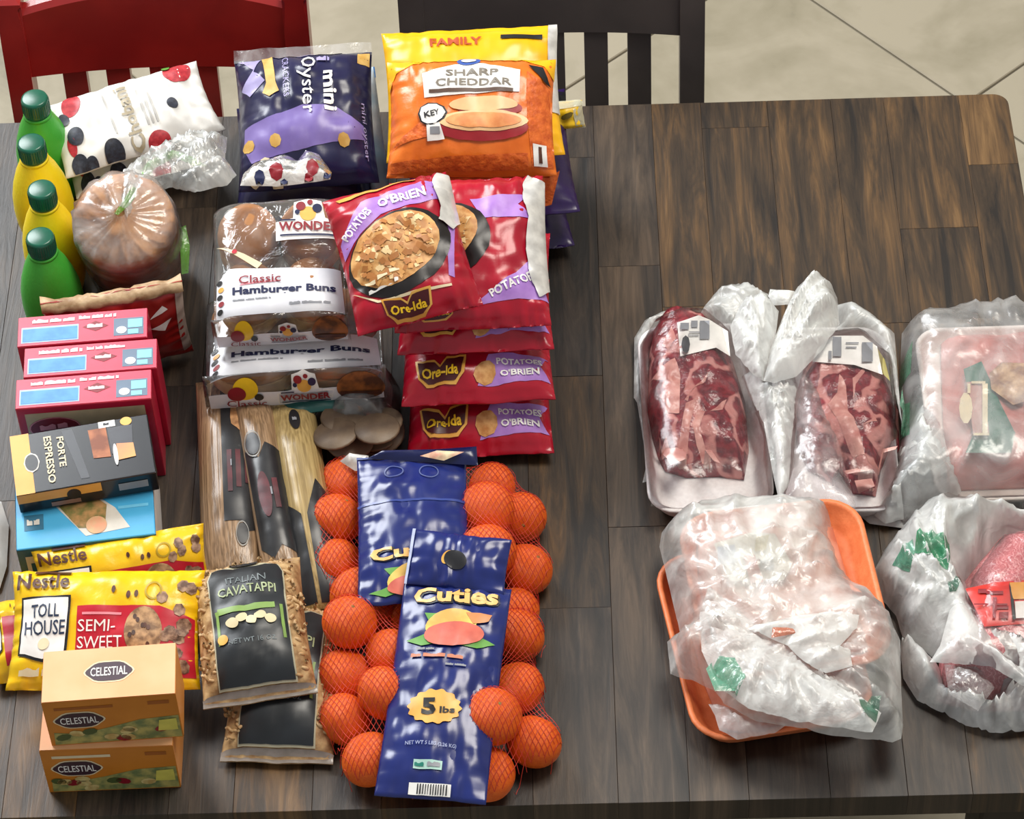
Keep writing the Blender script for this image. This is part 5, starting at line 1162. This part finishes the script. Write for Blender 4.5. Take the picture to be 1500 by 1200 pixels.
puff('food_picture', cropp([(590, 480), (700, 560), (760, 540), (770, 350), (640, 345), (580, 400)], 6.0), .2, .4, mat('food_cream', '#d9b48a', .45, '#8a5a3c', 60), R1, .7)
for a in ((490, 440, 560, 452), (545, 452, 572, 700), (500, 700, 580, 712), (470, 452, 485, 500)): puff('label_line', cropp([(a[0], a[3]), (a[2], a[3]), (a[2], a[1]), (a[0], a[1])], 6.35), .05, .3, cream, o, .8)
C2 = thing('carrier_bag', 'see-through carrier bag pulled tight over the pink pork pack', 'plastic bag', spot(1400, 770))
s2_ = puff('bag_sheet', cropp([(150, 1150), (420, 1105), (560, 1090), (900, 1080), (1120, 1060), (1100, 140), (750, 125), (660, 92), (580, 125), (430, 130), (350, 152), (230, 155), (140, 205), (130, 400), (120, 560), (140, 700), (100, 900), (20, 1110)], .8), 6.2, 1.3, film('pork_bag_film', '#f6f8f7', .08, .34, .28, 16, .15, 30, .2), C2, .7, ((146, 4.2, .7), (152, 2.6, .35)), .15, 20, 3)
puff('bag_gather', cropp([(140, 740), (210, 605), (330, 660), (380, 830), (440, 1000), (350, 1060), (240, 1110), (60, 1160), (0, 1120), (90, 960)], 1.2), 5.6, 1.6, carrier, C2, .5, ((20, 2.2, 1.0), (120, 1.6, .5)), .4, 45, 4)
gf = film('green_print_carrier', '#5fb08a', .35, .6, .25)
puff('green_print', cropp([(140, 350), (190, 340), (200, 190), (150, 215)], 6.2), .05, .5, gf, C2, .3, drape=surface(s2_)); puff('green_print', cropp([(130, 560), (185, 650), (190, 480), (150, 430)], 6.2), .05, .5, gf, C2, .3, drape=surface(s2_))

# ------------------------------------------------------------------ chicken trays in a carrier bag (lower middle)
kc = K(940, 720, 3.0775)
def cropc(pts, z): return [(*kc(x, y), z) for x, y in pts]
chick = mat('chicken', '#e0a08a', .35, '#d0846c', 30, .2, 80)
H1 = thing('chicken_package', 'orange foam tray of chicken turned askew below the other orange tray', 'meat tray', spot(1150, 1085), 'chicken in orange foam trays')
tray(H1, (1020, 1092, 2.9), (1290, 1050, 2.9), (952, 818, 2.9), 2.8, foam_o, r_=.04)
puff('chicken', cropc([(360, 1060), (480, 1085), (640, 1040), (1000, 960), (960, 400), (180, 480), (280, 860)], 1.2), 2.6, 1.2, chick, H1, .8, (), .5, 40, 3, bottom=.8)
H2 = thing('chicken_package', 'orange foam tray of chicken with a price label, stacked on another orange tray', 'meat tray', spot(1150, 985), 'chicken in orange foam trays')
tray(H2, (1036, 1000, 6.6), (1316, 968, 6.6), (972, 756, 6.6), 2.8, foam_o, r_=.04)
puff('chicken', cropc([(380, 780), (640, 770), (1020, 700), (860, 160), (250, 180), (260, 460)], 5.2), 2.4, 1.2, chick, H2, .8, (), .5, 40, 7, bottom=4.4)
pl = puff('price_label', cropc([(400, 405), (640, 400), (680, 330), (600, 190), (490, 185), (325, 235), (360, 330)], 8.2), .2, .4, mat('label_cream', '#ece9d8', .45), H2, .6)
for pts, m_ in (([(490, 415), (550, 410), (510, 285), (458, 290)], mat('label_red', '#c8583c', .45)), ([(510, 270), (560, 265), (575, 195), (515, 205)], mat('label_mustard', '#c8b43c', .5)), ([(345, 330), (430, 320), (420, 240), (340, 250)], mat('label_bluegrey', '#b9c2d6', .5)), ([(540, 350), (600, 345), (590, 305), (530, 310)], p_grey)):
    puff('label_print', cropc(pts, 8.75), .05, .3, m_, pl, .8)
C3 = thing('carrier_bag', 'white carrier bag wrapped over the stacked orange chicken trays, with green print', 'plastic bag', spot(1150, 1088))
cfilm = film('chicken_bag_film', '#f6f9f6', .26, .74, .28, 15, .22, 36, .2)
s3_ = puff('bag_sheet', cropc([(130, 830), (115, 680), (180, 670), (80, 250), (90, 190), (170, 120), (330, 75), (540, 65), (760, 62), (850, 110), (860, 250), (930, 420), (1040, 480), (1110, 560), (1165, 680), (1170, 900), (1178, 1060), (1170, 1115), (1130, 1132), (880, 1108), (690, 1065), (520, 1040), (370, 960), (330, 900), (230, 855)], 4.6), 5.4, 1.6, cfilm, C3, .5, (('fan', (1132, 945, 9), 34, 1.0), (110, 4.4, .9), (30, 3.6, .7), (75, 2.4, .4)), .4, 38, 5)
puff('bag_fold', cropc([(480, 620), (520, 600), (700, 560), (860, 540), (980, 560), (970, 620), (890, 700), (940, 720), (950, 790), (830, 820), (760, 790), (640, 690)], 10.2), 1.0, .8, carrier_white, C3, .5, ((110, 2.6, .9), (60, 1.8, .5)), .4, 50, 6)
s3b_ = puff('bag_fold', cropc([(260, 560), (300, 430), (420, 520), (600, 680), (860, 830), (1080, 1000), (1040, 1090), (700, 1040), (480, 980), (340, 880), (270, 720)], 8.8), 1.6, 1.4, carrier, C3, .45, (('fan', (1132, 945, 9), 34, 1.0), (125, 3.6, .6),), .3, 40, 7)
puff('green_print', cropc([(330, 900), (420, 900), (470, 830), (420, 740), (350, 730), (290, 800)], 10.6), .05, .5, film('green_print_soft', '#63b596', .45, .75, .25, 40), C3, .3, drape=surface(s3b_))
puff('green_print', cropc([(1000, 1000), (1060, 1010), (1080, 920), (980, 930)], 10.2), .05, .5, film('green_print_dark', '#3f7a62', .5, .8, .25, 40), C3, .3, drape=surface(s3b_)); puff('orange_print', cropc([(585, 660), (700, 640), (715, 615), (590, 610)], 11.0), .4, .4, film('orange_print_film', '#c8704e', .6, .85), C3, .7)
puff('bag_corner', cropc([(330, 1010), (300, 960), (345, 960), (440, 990), (660, 1050), (600, 1090), (430, 1120), (350, 1080)], 3.2), .9, .6, carrier, C3, .5, ((60, 2, .5),), .3, 50, 8)

# ------------------------------------------------------------------ ground beef in a carrier bag (lower right)
kg = K(1260, 730, 3.243)
def cropg(pts, z): return [(*kg(x, y), z) for x, y in pts]
ground = meat_mat('ground_beef', ('#a8565c', '#c47a7c', '#d9a0a0'), 160, 60)
G1 = thing('ground_beef_package', 'pack of pink ground beef with a red printed label, inside a white carrier bag', 'meat pack', spot(1480, 1060))
puff('ground_beef', cropg([(360, 960), (560, 1010), (900, 1000), (1000, 700), (960, 200), (640, 225), (480, 420), (380, 720)], .8), 6.4, 1.6, ground, G1, .6, (), .5, 45, 4, bottom=.5)
rl = puff('red_label', cropg([(500, 430), (590, 610), (900, 590), (900, 380), (640, 400)][::1], 7.0), .35, .5, mat('label_bright_red', '#d8342c', .35), G1, .7)
for a in ((560, 430, 600, 450), (600, 440, 680, 455), (630, 470, 650, 530), (640, 510, 705, 525), (630, 530, 645, 570), (660, 540, 705, 570), (540, 500, 700, 506)): puff('label_print', cropg([(a[0], a[3]), (a[2], a[3]), (a[2], a[1]), (a[0], a[1])], 7.5), .05, .3, p_darkred, rl, .8)
puff('label_print', cropg([(740, 570), (860, 565), (860, 485), (735, 490)], 7.5), .05, .3, white, rl, .8); puff('label_print', cropg([(715, 480), (860, 475), (860, 395), (710, 400)], 7.5), .05, .3, p_gold, rl, .8); puff('label_print', cropg([(725, 575), (740, 575), (722, 400), (708, 400)], 7.5), .08, .3, black, rl, .8)
puff('pack_film', cropg([(380, 940), (560, 1000), (1000, 980), (1020, 200), (640, 230), (500, 420), (400, 700)], 2.0), 6.0, 1.4, clear, G1, .8, ((30, 4, .3),), .2, 30, 6)
C4 = thing('carrier_bag', 'bulging white carrier bag with green print around the ground beef', 'plastic bag', spot(1400, 1075))
wfilm = film('beef_bag_film', '#f8faf8', .40, .85, .3, 14, .22, 36, .2)
s4_ = puff('bag_side', cropg([(60, 360), (110, 260), (200, 150), (290, 60), (440, 55), (520, 65), (560, 62), (690, 85), (780, 110), (1050, 110), (1050, 190), (700, 190), (640, 240), (500, 430), (590, 620), (700, 770), (600, 800), (380, 790), (300, 720), (200, 660), (170, 560), (100, 480)], .8), 7.4, 2.0, wfilm, C4, .42, (('fan', (1440, 950, 6), 40, 1.2), (0, 3.0, 1.0), (150, 2.2, .6)), .4, 40, 2)
puff('bag_side', cropg([(200, 660), (290, 720), (370, 800), (420, 930), (600, 1000), (640, 880), (560, 800), (620, 790), (780, 860), (1050, 900), (1060, 1100), (780, 1110), (640, 1120), (500, 1080), (400, 1030), (270, 960), (205, 860), (190, 720)], .8), 5.0, 1.8, wfilm, C4, .42, (('fan', (1440, 950, 6), 40, 1.2), (70, 3.0, 1.0), (20, 2.2, .6)), .4, 40, 3)
puff('bag_strap', cropg([(330, 780), (620, 800), (780, 900), (1040, 980), (1050, 880), (800, 850), (640, 700), (590, 610), (480, 470), (440, 480), (380, 700)], 6.2), 1.8, 1.0, wfilm, C4, .42, (('fan', (1440, 950, 6), 40, 1.2), (50, 2.6, 1.0), (20, 1.8, .5)), .4, 40, 4)
puff('bag_thin_window', cropg([(420, 930), (560, 1010), (640, 900), (560, 800), (400, 790)], 5.0), 1.4, 1.2, film('thin_window_film', '#ffffff', .08, .4, .15, 40), C4, .5, ((60, 1.8, .6),), .3, 50, 4)
puff('green_print', cropg([(260, 230), (330, 260), (420, 300), (440, 220), (430, 170), (350, 150), (270, 150)], 8.2), .05, .5, film('green_print_bright', '#3fa072', .5, .8, .25, 60), C4, .3, drape=surface(s4_))
puff('green_print', cropg([(430, 410), (460, 400), (500, 310), (490, 290), (420, 370)], 8.4), .05, .5, film('green_print_dark', '#3f7a62', .5, .8, .25, 40), C4, .3, drape=surface(s4_)); puff('green_print', cropg([(190, 270), (240, 300), (260, 250), (250, 180), (160, 230)], 7.6), .05, .5, film('green_print_soft', '#63b596', .45, .75, .25, 40), C4, .3, drape=surface(s4_))
# bag at the left edge of the table
C5 = thing('carrier_bag', 'grey-white carrier bag at the table edge beside the cyan box', 'plastic bag', spot(-20, 850))
puff('bag_sheet', [(-70, 880, .4), (0, 862, .4), (10, 830, .4), (13, 770, .4), (2, 735, .4), (-70, 720, .4)], 3.4, 2.0, mat('grey_white_plastic', '#e4e8e6', .4), C5, .8, ((30, 3, .8),), .3, 40, 3)
